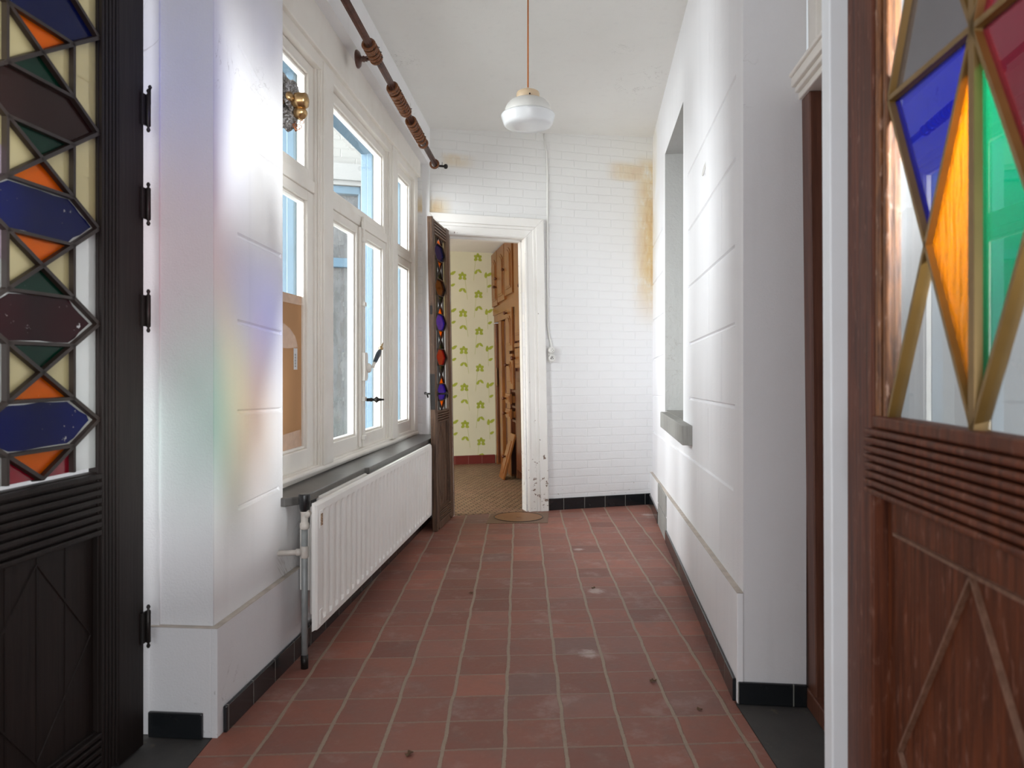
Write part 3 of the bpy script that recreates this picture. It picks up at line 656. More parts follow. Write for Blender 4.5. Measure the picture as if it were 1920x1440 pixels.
for r in range(3):
    for c in range(2):
        a0, a1, z0, z1 = gx0+c*hc, gx0+(c+1)*hc, gb+r*rowh, gb+(r+1)*rowh; m = ((a0+a1)/2, (z0+z1)/2)
        L, R, T, B = [('rclear','ramber','rblue','rclear'), ('remerald','rclear','rwine','rclear'), ('rclear','rclear','rblue','rsmoke'), ('rblue','rblue','rblue','rwine'), ('rclear','ramber','rblue','rsmoke'), ('remerald','rclear','rwine','rwine')][r*2+c]
        tri(L,(a0,z0),m,(a0,z1)); tri(R,(a1,z0),m,(a1,z1)); tri(T,(a0,z1),m,(a1,z1)); tri(B,(a0,z0),m,(a1,z0))
        for q in ((a0,z0),(a1,z0),(a0,z1),(a1,z1)): bar(m, q, .014)
    if r: bar((gx0,gb+r*rowh),(gx1,gb+r*rowh), .017)
bar((gm,gb),(gm,gt-.0), .030)
o = g.build('stained_glass', [G[k] for k in keys], d2); o['label'] = 'blue, amber and emerald triangle glass'
o = cm.build('lead_came', M['bronze'], d2); o['label'] = 'brassy lattice bars'

# ------------------------------------------------------------------ back door surround
dj = struct(thing('trim_6', BKT.w((DS0+DS1)/2,0,0), '', 'door frame'), 'chipped white door frame in the brick end wall', 'door frame')
AW = .155
def arch(n1, inset, w):
    mb = MB(); a0, a1, t = DS0-inset, DS1+inset, DT+inset-.008
    mb.prism(BKT, [(a1,0),(a1+w,0),(a1+w,t+w),(a1,t)], -.01, n1)
    mb.prism(BKT, [(a0-w,0),(a0,0),(a0,t),(a0-w,t+w)], -.01, n1)
    mb.prism(BKT, [(a0,t),(a1,t),(a1+w,t+w),(a0-w,t+w)], -.01, n1); return mb
m_ = arch(.018, -.005, AW); m2_ = arch(.036, .085, .065); m3_ = arch(.026, .062, .024); m4_ = arch(.024, .0, .018)
for q in (m2_, m3_, m4_): m_.add(q.v, q.f)
m_.build('architrave', M['white_paint'], dj, bevel=.004)
mb = MB(); mb.box(BKT, DS1-.006, DS1+.002, -.10, 0, 0, DT); mb.box(BKT, DS0-.002, DS0+.006, -.10, 0, 0, DT); mb.box(BKT, DS0, DS1, -.10, 0, DT-.012, DT)
mb.box(BKT, DS1-.018, DS1-.006, -.10, -.045, 0, DT); mb.box(BKT, DS0, DS1, -.10, -.045, DT-.03, DT-.012)
mb.build('jamb', M['white_paint'], dj)
mb = MB(); mb.box(BKT, DS1-.009, DS1-.004, -.04, -.004, 1.455, 1.51); mb.build('strike_plate', M['enamel'], dj)

# ------------------------------------------------------------------ the window in the left wall
w1 = thing('window_1', WN.w(4.1,0,.64), 'tall cream painted window in three bays in the left wall', 'window', None, 'structure')
CR = M['cream']; top0, top1 = 2.44, 2.70
TR0, TR1 = 1.80, 2.01
mb = MB(); mb.prism(WN, [(2.72,2.46),(5.46,2.44),(5.46,sof(5.46)+.02),(2.72,sof(2.72)+.02)], -.08, .03)
mb.prism(WN, [(2.72,2.52),(5.46,2.485),(5.46,sof(5.46)+.02),(2.72,sof(2.72)+.02)], .02, .05)
mb.box(WN, 2.70, 2.78, -.08, .03, .64, 2.6); mb.box(WN, 5.37, 5.46, -.08, .03, .64, 2.5)
mb.box(WN, 2.72, 5.46, -.08, .022, .60, .662); mb.tube([WN.w(2.72,.026,.648), WN.w(5.46,.026,.628)], .016, 10)
mb.build('frame', CR, w1, bevel=.005)
for a0, a1 in ((3.39,3.55),(4.66,4.82)):
    mb = MB(); mb.box(WN, a0, a1, -.08, .012, .64, 2.5); mb.box(WN, a0+.012, a1-.012, .012, .022, .64, 2.5); mb.box(WN, a0+.032, a1, .0, .04, .655, 2.5); mb.box(WN, a0+.02, a0+.03, .012, .032, .655, 2.5)
    mb.build('mullion', CR, w1, bevel=.004)
for a0, a1, t0, t1 in ((2.78,3.39,1.885,1.94),(3.55,4.66,1.875,1.93),(4.82,5.37,1.85,1.885)):
    mb = MB(); mb.box(WN, a0, a1, -.07, .008, t0, t1); mb.build('transom', CR, w1, bevel=.004)
def sash(a0, a1, z0, z1, ws, wb, wt, gm='clear', label=None):
    mb = MB(); mb.box(WN, a0, a0+ws, -.05, 0, z0, z1); mb.box(WN, a1-ws, a1, -.05, 0, z0, z1); mb.box(WN, a0+ws, a1-ws, -.05, 0, z0, z0+wb); mb.box(WN, a0+ws, a1-ws, -.05, 0, z1-wt, z1)
    b = .012
    for q in ((a0+ws,a0+ws+b,z0+wb,z1-wt),(a1-ws-b,a1-ws,z0+wb,z1-wt),(a0+ws+b,a1-ws-b,z0+wb,z0+wb+b),(a0+ws+b,a1-ws-b,z1-wt-b,z1-wt)): mb.box(WN, q[0], q[1], -.045, -.012, q[2], q[3])
    o = mb.build('sash', CR, w1, bevel=.004)
    g = MB(); g.box(WN, a0+ws, a1-ws, -.034, -.030, z0+wb, z1-wt); g.build('pane', M[gm], o)
    if label: o['label'] = label
    return o
sash(2.78,3.39,1.94,2.455,.065,.04,.05); sash(2.78,3.39,.66,1.885,.075,.085,.045)
sash(3.55,4.66,1.93,2.45,.05,.035,.05)
sash(3.55,4.112,.66,1.875,.065,.075,.045, label='left casement of the middle bay'); sash(4.118,4.66,.66,1.875,.065,.075,.045, label='right casement of the middle bay')
sash(4.82,5.37,1.885,2.45,.06,.04,.055); sash(4.82,5.37,.66,1.85,.06,.07,.05)
mb = MB(); mb.box(WN, 4.075, 4.155, 0, .014, .67, 1.87); mb.build('meeting_stile', CR, w1, bevel=.004)
mb = MB(); mb.box(WN, 4.10, 4.128, .014, .026, .67, 1.93); mb.box(WN, 4.085, 4.14, .014, .022, 1.86, 1.90)
for z in (.72,.93,1.45,1.80): mb.box(WN, 4.092, 4.136, .014, .032, z-.012, z+.012)
mb.build('espagnolette_bar', CR, w1, bevel=.003)
hs, hz2 = WN.sz(690,693,.05)
mb = MB(); mb.prism(WN, [(4.09,1.03),(4.14,1.03),(4.155,1.05),(4.155,1.08),(4.165,1.10),(4.155,1.12),(4.155,1.17),(4.14,1.185),(4.09,1.185)], .014, .034); mb.lathe(WN.w(4.145,.034,1.10), WN.n+(0,), [(.026,0),(.026,.012),(.018,.018)], 16)
o = mb.build('handle_plate', CR, w1, bevel=.003)
b0, b1 = WN.w(4.155,.06,1.105), WN.w(4.285,.075,1.225); dv = (b1-b0)
mb = MB(); mb.lathe(b0, dv, [(.009,0),(.009,.04)], 12); o = mb.build('lever_neck', CR, w1)
mb = MB(); L_ = dv.length; mb.lathe(b0, dv, [(.009,.035),(.012,.05),(.015,L_*.62),(.011,L_*.78),(.005,L_*.82)], 14); o = mb.build('lever_grip', simple('grey_grip', (.045,.055,.075), .3), w1); o['label'] = 'dark grey wooden lever grip'
mb = MB(); mb.lathe(b0, dv, [(.005,L_*.8),(.006,L_*.86),(.014,L_*.89),(.014,L_*.91),(.007,L_*.95),(.004,L_*1.08),(.002,L_*1.16)], 12); o = mb.build('lever_tip', M['brass'], w1); o['label'] = 'brass lever tip'
c = WN.w(4.13,.032,.925); ax = Vector(WN.n+(0,))+Vector((.4,.5,0))
mb = MB(); mb.lathe(c, ax, [(.009,0),(.009,.02),(.012,.024),(.007,.034),(.007,.04),(.018,.052),(.018,.056),(.009,.066),(.005,.085),(.006,.092),(.001,.097)], 14); o = mb.build('bolt_knob', M['iron'], w1); o['label'] = 'dark turned bolt knob'
# outside half of the window, painted blue
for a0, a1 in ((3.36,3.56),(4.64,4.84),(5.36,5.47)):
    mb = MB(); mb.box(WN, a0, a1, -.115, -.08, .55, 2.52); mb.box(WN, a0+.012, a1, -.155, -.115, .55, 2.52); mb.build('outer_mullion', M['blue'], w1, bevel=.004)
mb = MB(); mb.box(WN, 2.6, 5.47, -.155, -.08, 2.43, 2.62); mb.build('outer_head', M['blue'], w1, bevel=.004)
mb = MB(); mb.box(WN, 2.6, 5.47, -.26, -.08, .56, .66); o = mb.build('outer_sill', M['teal'], w1, bevel=.004); o['label'] = 'pale teal outer sill'
# inside stone sill
mb = MB(); zs = lambda s: .618-(s-3.0)*.006
pts = [WN.w(2.76,.02,0), WN.w(2.76,.12,0), WN.w(2.80,.155,0), WN.w(2.88,.175,0), WN.w(3.60,.175,0), WN.w(3.62,.192,0), WN.w(5.42,.192,0), WN.w(5.42,.02,0)]
k = len(pts); vs = [p+Vector((0,0,.59)) for p in pts]+[p+Vector((0,0,.622)) for p in pts]
mb.add(vs, [tuple(range(k)), tuple(range(2*k-1,k-1,-1))]+[(i,(i+1)%k,k+(i+1)%k,k+i) for i in range(k)])
struct(mb.build('trim_7', M['stone'], bevel=.004), 'dark grey stone window sill above the radiator', 'sill')
# cardboard sheet taped over the lower left pane
cbx = thing('cardboard_sheet', WN.w(3.08,-.02,.75), 'brown cardboard sheet taped over the lower left window pane', 'cardboard')
mb = MB(); mb.box(WN, 2.86, 3.312, -.029, -.024, .748, 1.415); mb.build('sheet', M['card'], cbx)
a_, b_ = WN.sz(530,606), WN.sz(569,644)
mb = MB(); mb.prism(WN, [(2.95,1.19),(3.03,1.288),(3.10,1.286),(3.17,1.268),(3.23,1.235),(3.262,1.19),(3.15,1.182)], -.0238, -.0228); o = mb.build('tape', M['tape'], cbx); o['label'] = 'torn shiny patch of packing tape'
for q in ([(2.87,.752),(3.31,.752),(3.29,.83),(2.87,.815)], [(2.87,1.375),(3.31,1.375),(3.31,1.412),(2.87,1.412)]):
    mb = MB(); mb.prism(WN, q, -.0238, -.0228); o = mb.build('tape', M['tape'], cbx); o['label'] = 'strip of shiny packing tape'
mb = MB(); mb.box(WN, 3.212, 3.252, -.0238, -.0222, 1.093, 1.185); o = mb.build('sticker', M['paper'], cbx); o['label'] = 'small white barcode sticker'
mb = MB()
for i in range(14):
    z = 1.105+i*.0042; mb.box(WN, 3.222, 3.236, -.0223, -.0219, z, z+(.0012,.0024)[i%3 == 0])
mb.build('barcode', M['ink'], o)

# ------------------------------------------------------------------ courtyard seen through the window
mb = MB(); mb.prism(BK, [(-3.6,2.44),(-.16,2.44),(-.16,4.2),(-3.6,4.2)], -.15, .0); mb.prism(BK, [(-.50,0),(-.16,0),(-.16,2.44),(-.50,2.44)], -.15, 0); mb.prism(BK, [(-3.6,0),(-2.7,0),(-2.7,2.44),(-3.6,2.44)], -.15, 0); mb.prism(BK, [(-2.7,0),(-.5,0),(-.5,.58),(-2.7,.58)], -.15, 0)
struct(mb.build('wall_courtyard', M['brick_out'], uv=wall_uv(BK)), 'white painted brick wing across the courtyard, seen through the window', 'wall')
w2 = thing('window_2', BK.w(-1.6,0,.58), 'wide courtyard window with a blue frame under a white lintel, seen through the left window', 'window', None, 'structure')
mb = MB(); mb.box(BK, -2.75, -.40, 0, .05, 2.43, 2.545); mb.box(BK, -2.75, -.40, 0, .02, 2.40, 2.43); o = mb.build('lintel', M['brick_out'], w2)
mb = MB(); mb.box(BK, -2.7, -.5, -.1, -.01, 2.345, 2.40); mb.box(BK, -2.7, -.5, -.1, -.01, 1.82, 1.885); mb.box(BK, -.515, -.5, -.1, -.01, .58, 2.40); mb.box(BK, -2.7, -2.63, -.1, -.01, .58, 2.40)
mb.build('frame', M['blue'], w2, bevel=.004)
mb = MB(); mb.box(BK, -2.7, -.5, -.07, -.065, .58, 2.34); mb.build('glass', M['murky'], w2)
mb = MB(); mb.box(BK, -2.75, -.45, -.02, .08, .53, .60); o = mb.build('sill', M['teal'], w2, bevel=.004)
mb = MB(); mb.wbox(-9,-1.32,-3,5.6,-.2,-.04); struct(mb.build('ground', simple('paving', (.32,.31,.30), .9, 0, .2, 5, .3, 20)), 'grey paved courtyard outside the window', 'ground')

# ------------------------------------------------------------------ kitchen beyond the doorway
# wallpaper with printed flowers
mb = MB(); mb.box(KB, -3.6, .0, -.1, 0, 0, 2.43); mb.mi = 1
def leaf(c, ang, L, w):
    pts = []
    for k in range(10):
        t = 2*math.pi*k/10; a = math.cos(t)*L/2; b = math.sin(t)*w/2*(1-.25*math.cos(t)); pts.append((c[0]+a*math.cos(ang)-b*math.sin(ang), c[1]+a*math.sin(ang)+b*math.cos(ang)))
    mb.prism(KB, pts, 0, .001)
def flower(s, z, mir):
    mb.mi = 1
    for i in range(6):
        if i == 4: continue
        an = .5+i*1.047; leaf((s+.030*math.cos(an), z+.034*math.sin(an)), an+.1, .047, .037)
    leaf((s+mir*.020, z-.150), -.75*mir, .060, .030); leaf((s-mir*.022, z-.158), 1.05*mir, .062, .030)
    mb.mi = 2; mb.bar(KB, (s-mir*.03,z-.03), (s-mir*.055,z-.26), .005, 0, .001)
def sprout(s, z):
    mb.mi = 1; leaf((s,z), 1.5, .07, .036); leaf((s+.045,z+.012), .6, .07, .034); leaf((s+.04,z-.125), .5, .055, .03)
    mb.mi = 2; mb.bar(KB, (s+.012,z-.02), (s+.012,z-.20), .005, 0, .001)
sa, za = KB.sz(896,484); sb, zb_ = KB.sz(867,519); sc_, zc_ = KB.sz(911,516); STEP = .424
for r in range(7):
    for off in (0, -.86): flower(sa+off, za-r*STEP+.0, 1); flower(sb+off, zb_-r*STEP, -1)
    for off in (0, -.43, -.86):
        if zc_-r*STEP > .2: sprout(sc_+off, zc_-r*STEP)
wk = mb.build('wall_kitchen', [M['wallpaper'], M['green'], M['green_thin']]); struct(wk, 'cream wallpaper with green flower sprigs on the kitchen wall', 'wall')
mb = MB(); mb.box(KB, -3.6, -.02, 0, .015, 0, .10); struct(mb.build('baseboard_kitchen', M['red_tile'], bevel=.003, uv=wall_uv(KB)), 'red tile skirting under the flowered wallpaper', 'baseboard')
mb = MB(); mb.slab([BK.w(-3.6,-.1,0), BK.w(2.2,-.1,0), BK.w(2.2,-3.3,0), BK.w(-3.6,-3.3,0)], 2.43, 2.5); struct(mb.build('ceiling_kitchen', M['ceiling']), 'plain ceiling of the kitchen', 'ceiling')
mb = MB(); mb.slab([BK.w(-3.7,-.1,0), BK.w(-3.6,-.1,0), BK.w(-3.6,-3.3,0), BK.w(-3.7,-3.3,0)], 0, 2.5); struct(mb.build('wall_kitchen_left', M['wallpaper']), 'left end wall of the kitchen', 'wall')
mb = MB(); mb.slab([BK.w(2.0,-.1,0), BK.w(2.2,-.1,0), BK.w(2.2,-3.3,0), BK.w(2.0,-3.3,0)], 0, 2.5); struct(mb.build('wall_kitchen_right', M['wallpaper']), 'right end wall of the kitchen', 'wall')
def knob(parent, s, z, n, r=.018):
    mb = MB(); mb.lathe(KC.w(s,n,z), KC.n+(0,), [(r*.5,0),(r*.45,r*.8),(r,r*1.3),(r*.95,r*2),(r*.4,r*2.4)], 12); return mb.build('knob', M['pine_dark'], parent)
def raised_door(parent, s0, s1, z0, z1, n, kn, name='door', arch=True, m='pine'):
    mb = MB(); mb.box(KC, s0, s1, n, n+.022, z0, z1); b = .055; q = []
    a0, a1 = s0+b, s1-b; zt = z1-b-.02
    if arch:
        for k in range(9):
            t = k/8; q.append((a1+(a0-a1)*t, zt-.06+.06*math.sin(math.pi*t)))
    else: q = [(a1,zt),(a0,zt)]
    mb.prism(KC, [(a0,z0+b),(a1,z0+b)]+q, n+.018, n+.030)
    mb.prism(KC, [(a0+.02,z0+b+.02),(a1-.02,z0+b+.02)]+[(x+(.02 if x < (a0+a1)/2 else -.02), zz-.02) for x, zz in q], n+.028, n+.036)
    d = mb.build(name, M[m], parent, bevel=.004)
    if kn: knob(d, kn[0], kn[1], n+.022)
    return d
cu = thing('wall_cupboard', KC.w(.65,0,1.62), 'upper pine wall cupboard with three arched doors beside the wallpaper', 'cupboard')
mb = MB(); mb.box(KC, -.02, 1.375, -.5, 0, 1.62, 2.425); mb.box(KC, -.02, 1.375, 0, .012, 1.70, 1.79); mb.build('body', M['pine'], cu, bevel=.003)
for (a, b), k in zip(((.01,.37),(.40,.83),(.87,1.29)), ((.08,1.87+.19),(.36-.0,2.06),(.83,2.10))): pass
for a, b, z0, kn in ((.01,.375,1.80,(.335,2.0)),(.405,.835,1.82,(.44,2.08)),(.870,1.295,1.85,(.91,2.12))): raised_door(cu, a, b, z0, 2.40, .0, kn)
# doorway posts and the two plank doors under the cupboard
cl = thing('pine_closet', KC.w(.5,0,0), 'brown pine closet with two narrow plank doors under the upper cupboard', 'closet')
mb = MB(); mb.box(KC, .03, .11, -.3, .01, 0, 1.61); mb.build('post', M['pine'], cl, bevel=.004)
mb = MB(); mb.box(KC, .42, .57, -.10, .02, 0, 1.61); mb.build('post', M['pine'], cl, bevel=.004)
mb = MB(); mb.box(KC, .86, 1.06, -.10, .02, 0, 1.61); mb.build('post', M['pine'], cl, bevel=.004)
mb = MB(); mb.box(KC, .08, .42, -.16, -.12, .02, 1.6); mb.box(KC, .10, .14, -.12, .0, .02, 1.6)
d = mb.build('plank_door', M['pine_dark'], cl, bevel=.003)
mb = MB(); mb.box(KC, .115, .16, 0, .004, .90, 1.10); mb.build('lock_plate', M['brass'], d)
mb = MB(); mb.box(KC, .58, .86, -.12, -.06, .02, 1.6); mb.box(KC, .60, .66, -.06, -.01, .02, 1.6)
d = mb.build('plank_door', M['pine_dark'], cl, bevel=.003)
for z in (.24,1.0): mb = MB(); mb.box(KC, .70, .76, -.06, -.05, z-.04, z+.04); mb.build('hinge', M['brass'], d)
mb = MB(); mb.box(KC, .1, 1.06, -.36, -.32, 0, 1.61); mb.build('back_board', M['pine_dark'], cl)
# column of small doors and drawers
dc = thing('drawer_column', KC.w(1.2,0,.45), 'narrow pine column of small doors and half open drawers in the kitchen', 'cabinet')
mb = MB(); mb.box(KC, 1.065, 1.08, -.45, .02, .02, 1.62); mb.box(KC, 1.345, 1.375, -.45, .02, .02, 1.62); mb.box(KC, 1.07, 1.36, -.45, -.40, .02, 1.62)
for z in (.40,.57,.71,.87): mb.box(KC, 1.07, 1.36, -.40, .005, z-.012, z+.012)
mb.build('body', M['pine_dark'], dc, bevel=.003)
raised_door(dc, 1.08, 1.35, 1.27, 1.70, .02, (1.11,1.655)); raised_door(dc, 1.08, 1.35, .89, 1.24, .02, (1.11,1.13))
for z0, z1 in ((.745,.845),(.60,.695)):
    mb = MB(); mb.box(KC, 1.09, 1.34, .05, .072, z0, z1); mb.box(KC, 1.11, 1.32, .07, .08, z0+.02, z1-.02); mb.box(KC, 1.10, 1.33, -.2, .05, z0+.01, z1-.02); d = mb.build('drawer', M['pine'], dc, bevel=.003); knob(d, 1.16, (z0+z1)/2, .08)
# loose door leaning against the column
ld = thing('loose_cupboard_door', KC.w(1.2,.1,0), 'loose pine cupboard door leaning against the drawer column', 'cupboard door')
class Lean:
    n = KC.n
    def w(s, a, n, z): return KC.w(a, .135-.13*z/.46+n, z)
_K = KC; KCL = Lean()
mb = MB(); mb.hexa([KCL.w(a,n,z) for z in (.004,.445) for a, n in ((1.09,0),(1.34,0),(1.34,.022),(1.09,.022))]); mb.hexa([KCL.w(a,n,z) for z in (.06,.38) for a, n in ((1.14,.02),(1.29,.02),(1.29,.032),(1.14,.032))])
mb.build('panel', M['pine'], ld, bevel=.004)
mb = MB(); mb.lathe(KCL.w(1.215,.03,.22), KC.n+(0,), [(.008,0),(.008,.012),(.018,.022),(.016,.032),(.006,.04)], 12); mb.build('knob', M['pine_dark'], ld)
# tall cabinet nearest the doorway
tc = thing('tall_cabinet', KC.w(1.7,0,0), 'tall pine cabinet just inside the kitchen doorway', 'cabinet')
mb = MB(); mb.box(KC, 1.385, 2.3, -.5, .0, .09, 2.42); mb.build('body', M['pine_dark'], tc, bevel=.003)
mb = MB(); mb.box(KC, 1.40, 2.3, -.45, -.05, 0, .09); mb.build('plinth', M['black_tile'], tc)
raised_door(tc, 1.40, 1.84, 1.36, 2.40, .0, (1.80,1.86)); raised_door(tc, 1.86, 2.28, 1.36, 2.40, .0, None)
mb = MB(); mb.box(KC, 1.39, 1.86, 0, .03, 1.30, 1.34); mb.build('moulding', M['pine'], tc, bevel=.006)
mb = MB(); mb.box(KC, 1.40, 1.84, 0, .025, 1.10, 1.29); mb.box(KC, 1.45, 1.79, .02, .034, 1.14, 1.25); d = mb.build('drawer', M['pine'], tc, bevel=.004); knob(d, 1.46, 1.195, .03, .022)
raised_door(tc, 1.40, 1.84, .11, 1.07, -.0, None, 'door', False, 'pine_dark')

# ------------------------------------------------------------------ radiator and pipes
RP = along(-.946, .0884)             # front face of the radiator
ra = thing('radiator', RP.w(3.8,0,.14), 'white ribbed panel radiator under the window sill', 'radiator')
r0, r1, rb, rt = 2.72, 4.86, .140, .607
mb = MB(); pts = []
per = .0712; n = int((r1-r0-.12)/per)
prof = [(r0,-.008),(r0+.006,-.001),(r0+.02,0),(r0+.055,0)]
for i in range(n):
    a = r0+.06+i*per; prof += [(a+.006,-.002),(a+.016,-.012),(a+.030,-.012),(a+.040,-.002),(a+.052,0),(a+.064,0)]
prof += [(r1-.02,0),(r1-.006,-.001),(r1,-.008)]
zz = [(rb,.0,1),(rb+.008,.0,1),(rb+.03,0,1),(rb+.045,1,0),(rb+.065,1,0),(rt-.065,1,0),(rt-.045,1,0),(rt-.03,0,1),(rt-.008,.0,1),(rt,0,1)]
vs = []; m = len(prof)
for j, (z, k, e) in enumerate(zz):
    for i, (a, nn) in enumerate(prof):
        ed = nn if (i < 2 or i > m-3) else nn*k; extra = -.010 if j in (0, len(zz)-1) else (-.002 if j in (1, len(zz)-2) else 0)
        aa = a
        if i < 3 and j in (0, len(zz)-1): aa = a+.02
        vs.append(RP.w(aa, min(ed, ed+extra), z))
mb.smooth = False
mb.add(vs, [(j*m+i, j*m+i+1, (j+1)*m+i+1, (j+1)*m+i) for j in range(len(zz)-1) for i in range(m-1)])
b0_ = len(mb.v); bk = []
for j in range(len(zz)): bk += [RP.w(r0+.004,-.022,zz[j][0]), RP.w(r1-.004,-.022,zz[j][0])]
mb.add(bk, [(2*j,2*j+2,2*j+3,2*j+1) for j in range(len(zz)-1)])
# rim faces joining front and back
J = len(zz)
for j in range(J-1):
    mb.f.append([j*m, (j+1)*m, b0_+2*j+2, b0_+2*j]); mb.m.append(0); mb.sm.append(False)
    mb.f.append([j*m+m-1, b0_+2*j+1, b0_+2*j+3, (j+1)*m+m-1]); mb.m.append(0); mb.sm.append(False)
mb.f.append([i for i in range(m)][::-1]+[b0_, b0_+1]); mb.m.append(0); mb.sm.append(False)
mb.f.append([(J-1)*m+i for i in range(m)]+[b0_+2*J-1, b0_+2*J-2]); mb.m.append(0); mb.sm.append(False)
mb.build('front_panel', M['enamel'], ra)
mb = MB(); mb.box(RP, r0+.22, r1, -.085, -.066, rb, rt-.01); mb.box(RP, r0+.10, r1-.03, -.066, -.022, rb+.03, rt-.03)
mb.build('back_panel', M['enamel'], ra, bevel=.006)
mb = MB(); mb.box(RP, r0+.022, r0+.052, -.001, .003, rt-.095, rt-.03); mb.build('corner_plate', M['enamel'], ra, bevel=.002)
mb = MB(); mb.box(RP, r0+.024, r0+.052, -.001, .003, rb+.02, rb+.075); mb.build('corner_plate', M['enamel'], ra, bevel=.002)
mb = MB(); mb.box(RP, r0+.028, r0+.048, .002, .0042, rt-.085, rt-.042); o = mb.build('badge', M['rust'], ra); o['label'] = 'rusted maker plate'
for a in (2.86,4.0): mb = MB(); mb.box(RP, a, a+.03, -.118, -.08, .25, .5); mb.build('wall_bracket', M['enamel'], ra)
vp = thing('radiator_valve_pipe', floorpt(571,1253), 'grey upright heating pipe with black valve knob left of the radiator', 'pipe')
b = floorpt(571,1253); ztop = CZ+(HZ-985)*b.y/F
mb = MB(); mb.tube([b, b+Vector((0,0,ztop))], .0115, 12); mb.build('pipe', M['pipe'], vp)
mb = MB(); mb.tube([b, b+Vector((0,0,.05))], .0135, 12); mb.build('floor_sleeve', M['iron'], vp)
zc = ztop; c = b+Vector((0,0,zc))
mb = MB(); mb.lathe(c, (0,0,1), [(.014,-.014),(.017,-.010),(.017,.008),(.013,.012),(.014,.045),(.016,.05),(.012,.055)], 12); e = RP.w(r0+.02,-.035,zc+.05)
mb.tube([c+Vector((0,0,.03)), c+(e-c)*.45+Vector((0,0,.02)), e], [.012,.014,.010], 10)
o = mb.build('valve_body', M['pipe_cream'], vp); o['label'] = 'cream painted valve body'
mb = MB(); mb.lathe(c+Vector((0,0,.05)), (0,0,1), [(.014,0),(.018,.012),(.020,.03),(.0225,.062),(.021,.066)], 16); o = mb.build('valve_knob', M['black'], vp); o['label'] = 'black valve knob'
zh = CZ+(HZ-1035)*b.y/F
mb = MB(); w0 = b+Vector((0,0,zh)); mb.tube([w0, w0+Vector((-.10,-.02,.0))], .010, 10); mb.lathe(w0, (0,0,1), [(.012,-.022),(.015,-.018),(.015,.018),(.012,.022)], 12); mb.lathe(w0, (-1,-.2,0), [(.013,.012),(.013,.03)], 12)
o = mb.build('branch_pipe', M['pipe_cream'], vp); o['label'] = 'cream branch pipe running into the wall'

# ------------------------------------------------------------------ curtain rod and rings
RD = along(-.996, .0884)
pa, pb = RD.sz(647,0), RD.sz(816,308); rk = (pb[1]-pa[1])/(pb[0]-pa[0])
rod_p = lambda s: RD.w(s, 0, pa[1]+rk*(s-pa[0]))
cr = thing('curtain_rod', rod_p(3.7), 'dark wooden curtain rod under the ceiling above the window', 'curtain rod')
mb = MB(); mb.tube([rod_p(2.75), rod_p(3.9), rod_p(5.24)], .0165, 14)
A, B = rod_p(2.75), rod_p(5.24); ax = (B-A).normalized(); u = ax.orthogonal().normalized(); v = ax.cross(u)
for k in range(10):
    an = 2*math.pi*k/10; q = (u*math.cos(an)+v*math.sin(an))*.0165; mb.tube([A+q, B+q], .0022, 5)
mb.build('rod', M['rod'], cr)
sB = 3.70
mb = MB(); wc = LW.w(sB,0,rod_p(sB).z-.012); mb.lathe(wc, LW.n+(0,), [(.044,0),(.044,.006),(.036,.014),(.018,.02),(.012,.026),(.016,.034),(.012,.042),(.014,.05)], 20); mb.tube([wc+Vector(LW.n+(0,))*.04, rod_p(sB)-Vector((0,0,.014))], .008, 8)
o = mb.build('wall_bracket', M['rod'], cr)
e = rod_p(5.22); mb = MB(); g_ = e+Vector((.075,.0,-.018))
mb.tube([e+Vector((0,0,-.012)), g_], .008, 8); mb.lathe(g_, (1,0,0), [(.006,-.014),(.014,-.010),(.018,0),(.014,.010),(.006,.014)], 14); mb.tube([e+Vector((.05,0,-.012)), e+Vector((.05,0,.012))], .002, 6)
o = mb.build('end_bracket', M['iron'], cr); o['label'] = 'dark end bracket with a ball tip'
def make_ring(loc):
    t = thing('curtain_ring', loc, '', 'curtain ring'); q = []
    for k in range(20):
        an = 2*math.pi*k/20; q.append(t.location+(u*math.cos(an)+v*math.sin(an))*.0275)
    mb = MB(); mb.tube(q, .0078, 10, True); mb.build('hoop', M['ring'], t)
    mb = MB(); lo = t.location-v*.035 if v.z > 0 else t.location+v*.035
    an = [2*math.pi*k/10 for k in range(10)]; dn = (lo-t.location).normalized(); mb.tube([lo+dn*.004+(dn*math.cos(a)+ax*math.sin(a))*.005 for a in an], .0013, 6, True); mb.build('eyelet', M['iron'], t)
    return t
proto = None
bunches = [('bunch by the wall bracket', 3.565, 3.70, 6), ('long middle bunch', 4.02, 4.33, 11), ('far bunch', 4.47, 4.70, 7), ('loose pair past the far bunch', 4.75, 4.82, 2), ('end bracket', 5.20, 5.20, 1)]
vperp = v
for nm, a, b, k in bunches:
    for i in range(k):
        s = a+(b-a)*(i/(k-1) if k > 1 else 0)+(random.uniform(-.005,.005) if 0 < i < k-1 else 0)
        drop = Vector((0,0,-.0075)); loc = rod_p(s)+drop
        if proto is None: r = proto = make_ring(loc)
        else:
            r = proto.copy(); C.objects.link(r); r.location = loc
            for chd in list(proto.children):
                c2 = chd.copy(); C.objects.link(c2); c2.parent = r
        an = random.uniform(-.9,.9) if i else 0; from_q = Matrix.Rotation(random.uniform(-.22,.22), 4, u).to_quaternion() @ Matrix.Rotation(random.uniform(-.15,.15), 4, v).to_quaternion() @ Matrix.Rotation(an, 4, ax).to_quaternion()
        r.rotation_mode = 'QUATERNION'; r.rotation_quaternion = from_q
        r['category'] = 'curtain ring'; r['group'] = 'wooden curtain rings on the rod'
        r['label'] = ('single wooden curtain ring beside the end bracket of the rod' if k == 1 else f'{ORD[i]} wooden curtain ring from the camera in the {nm}')

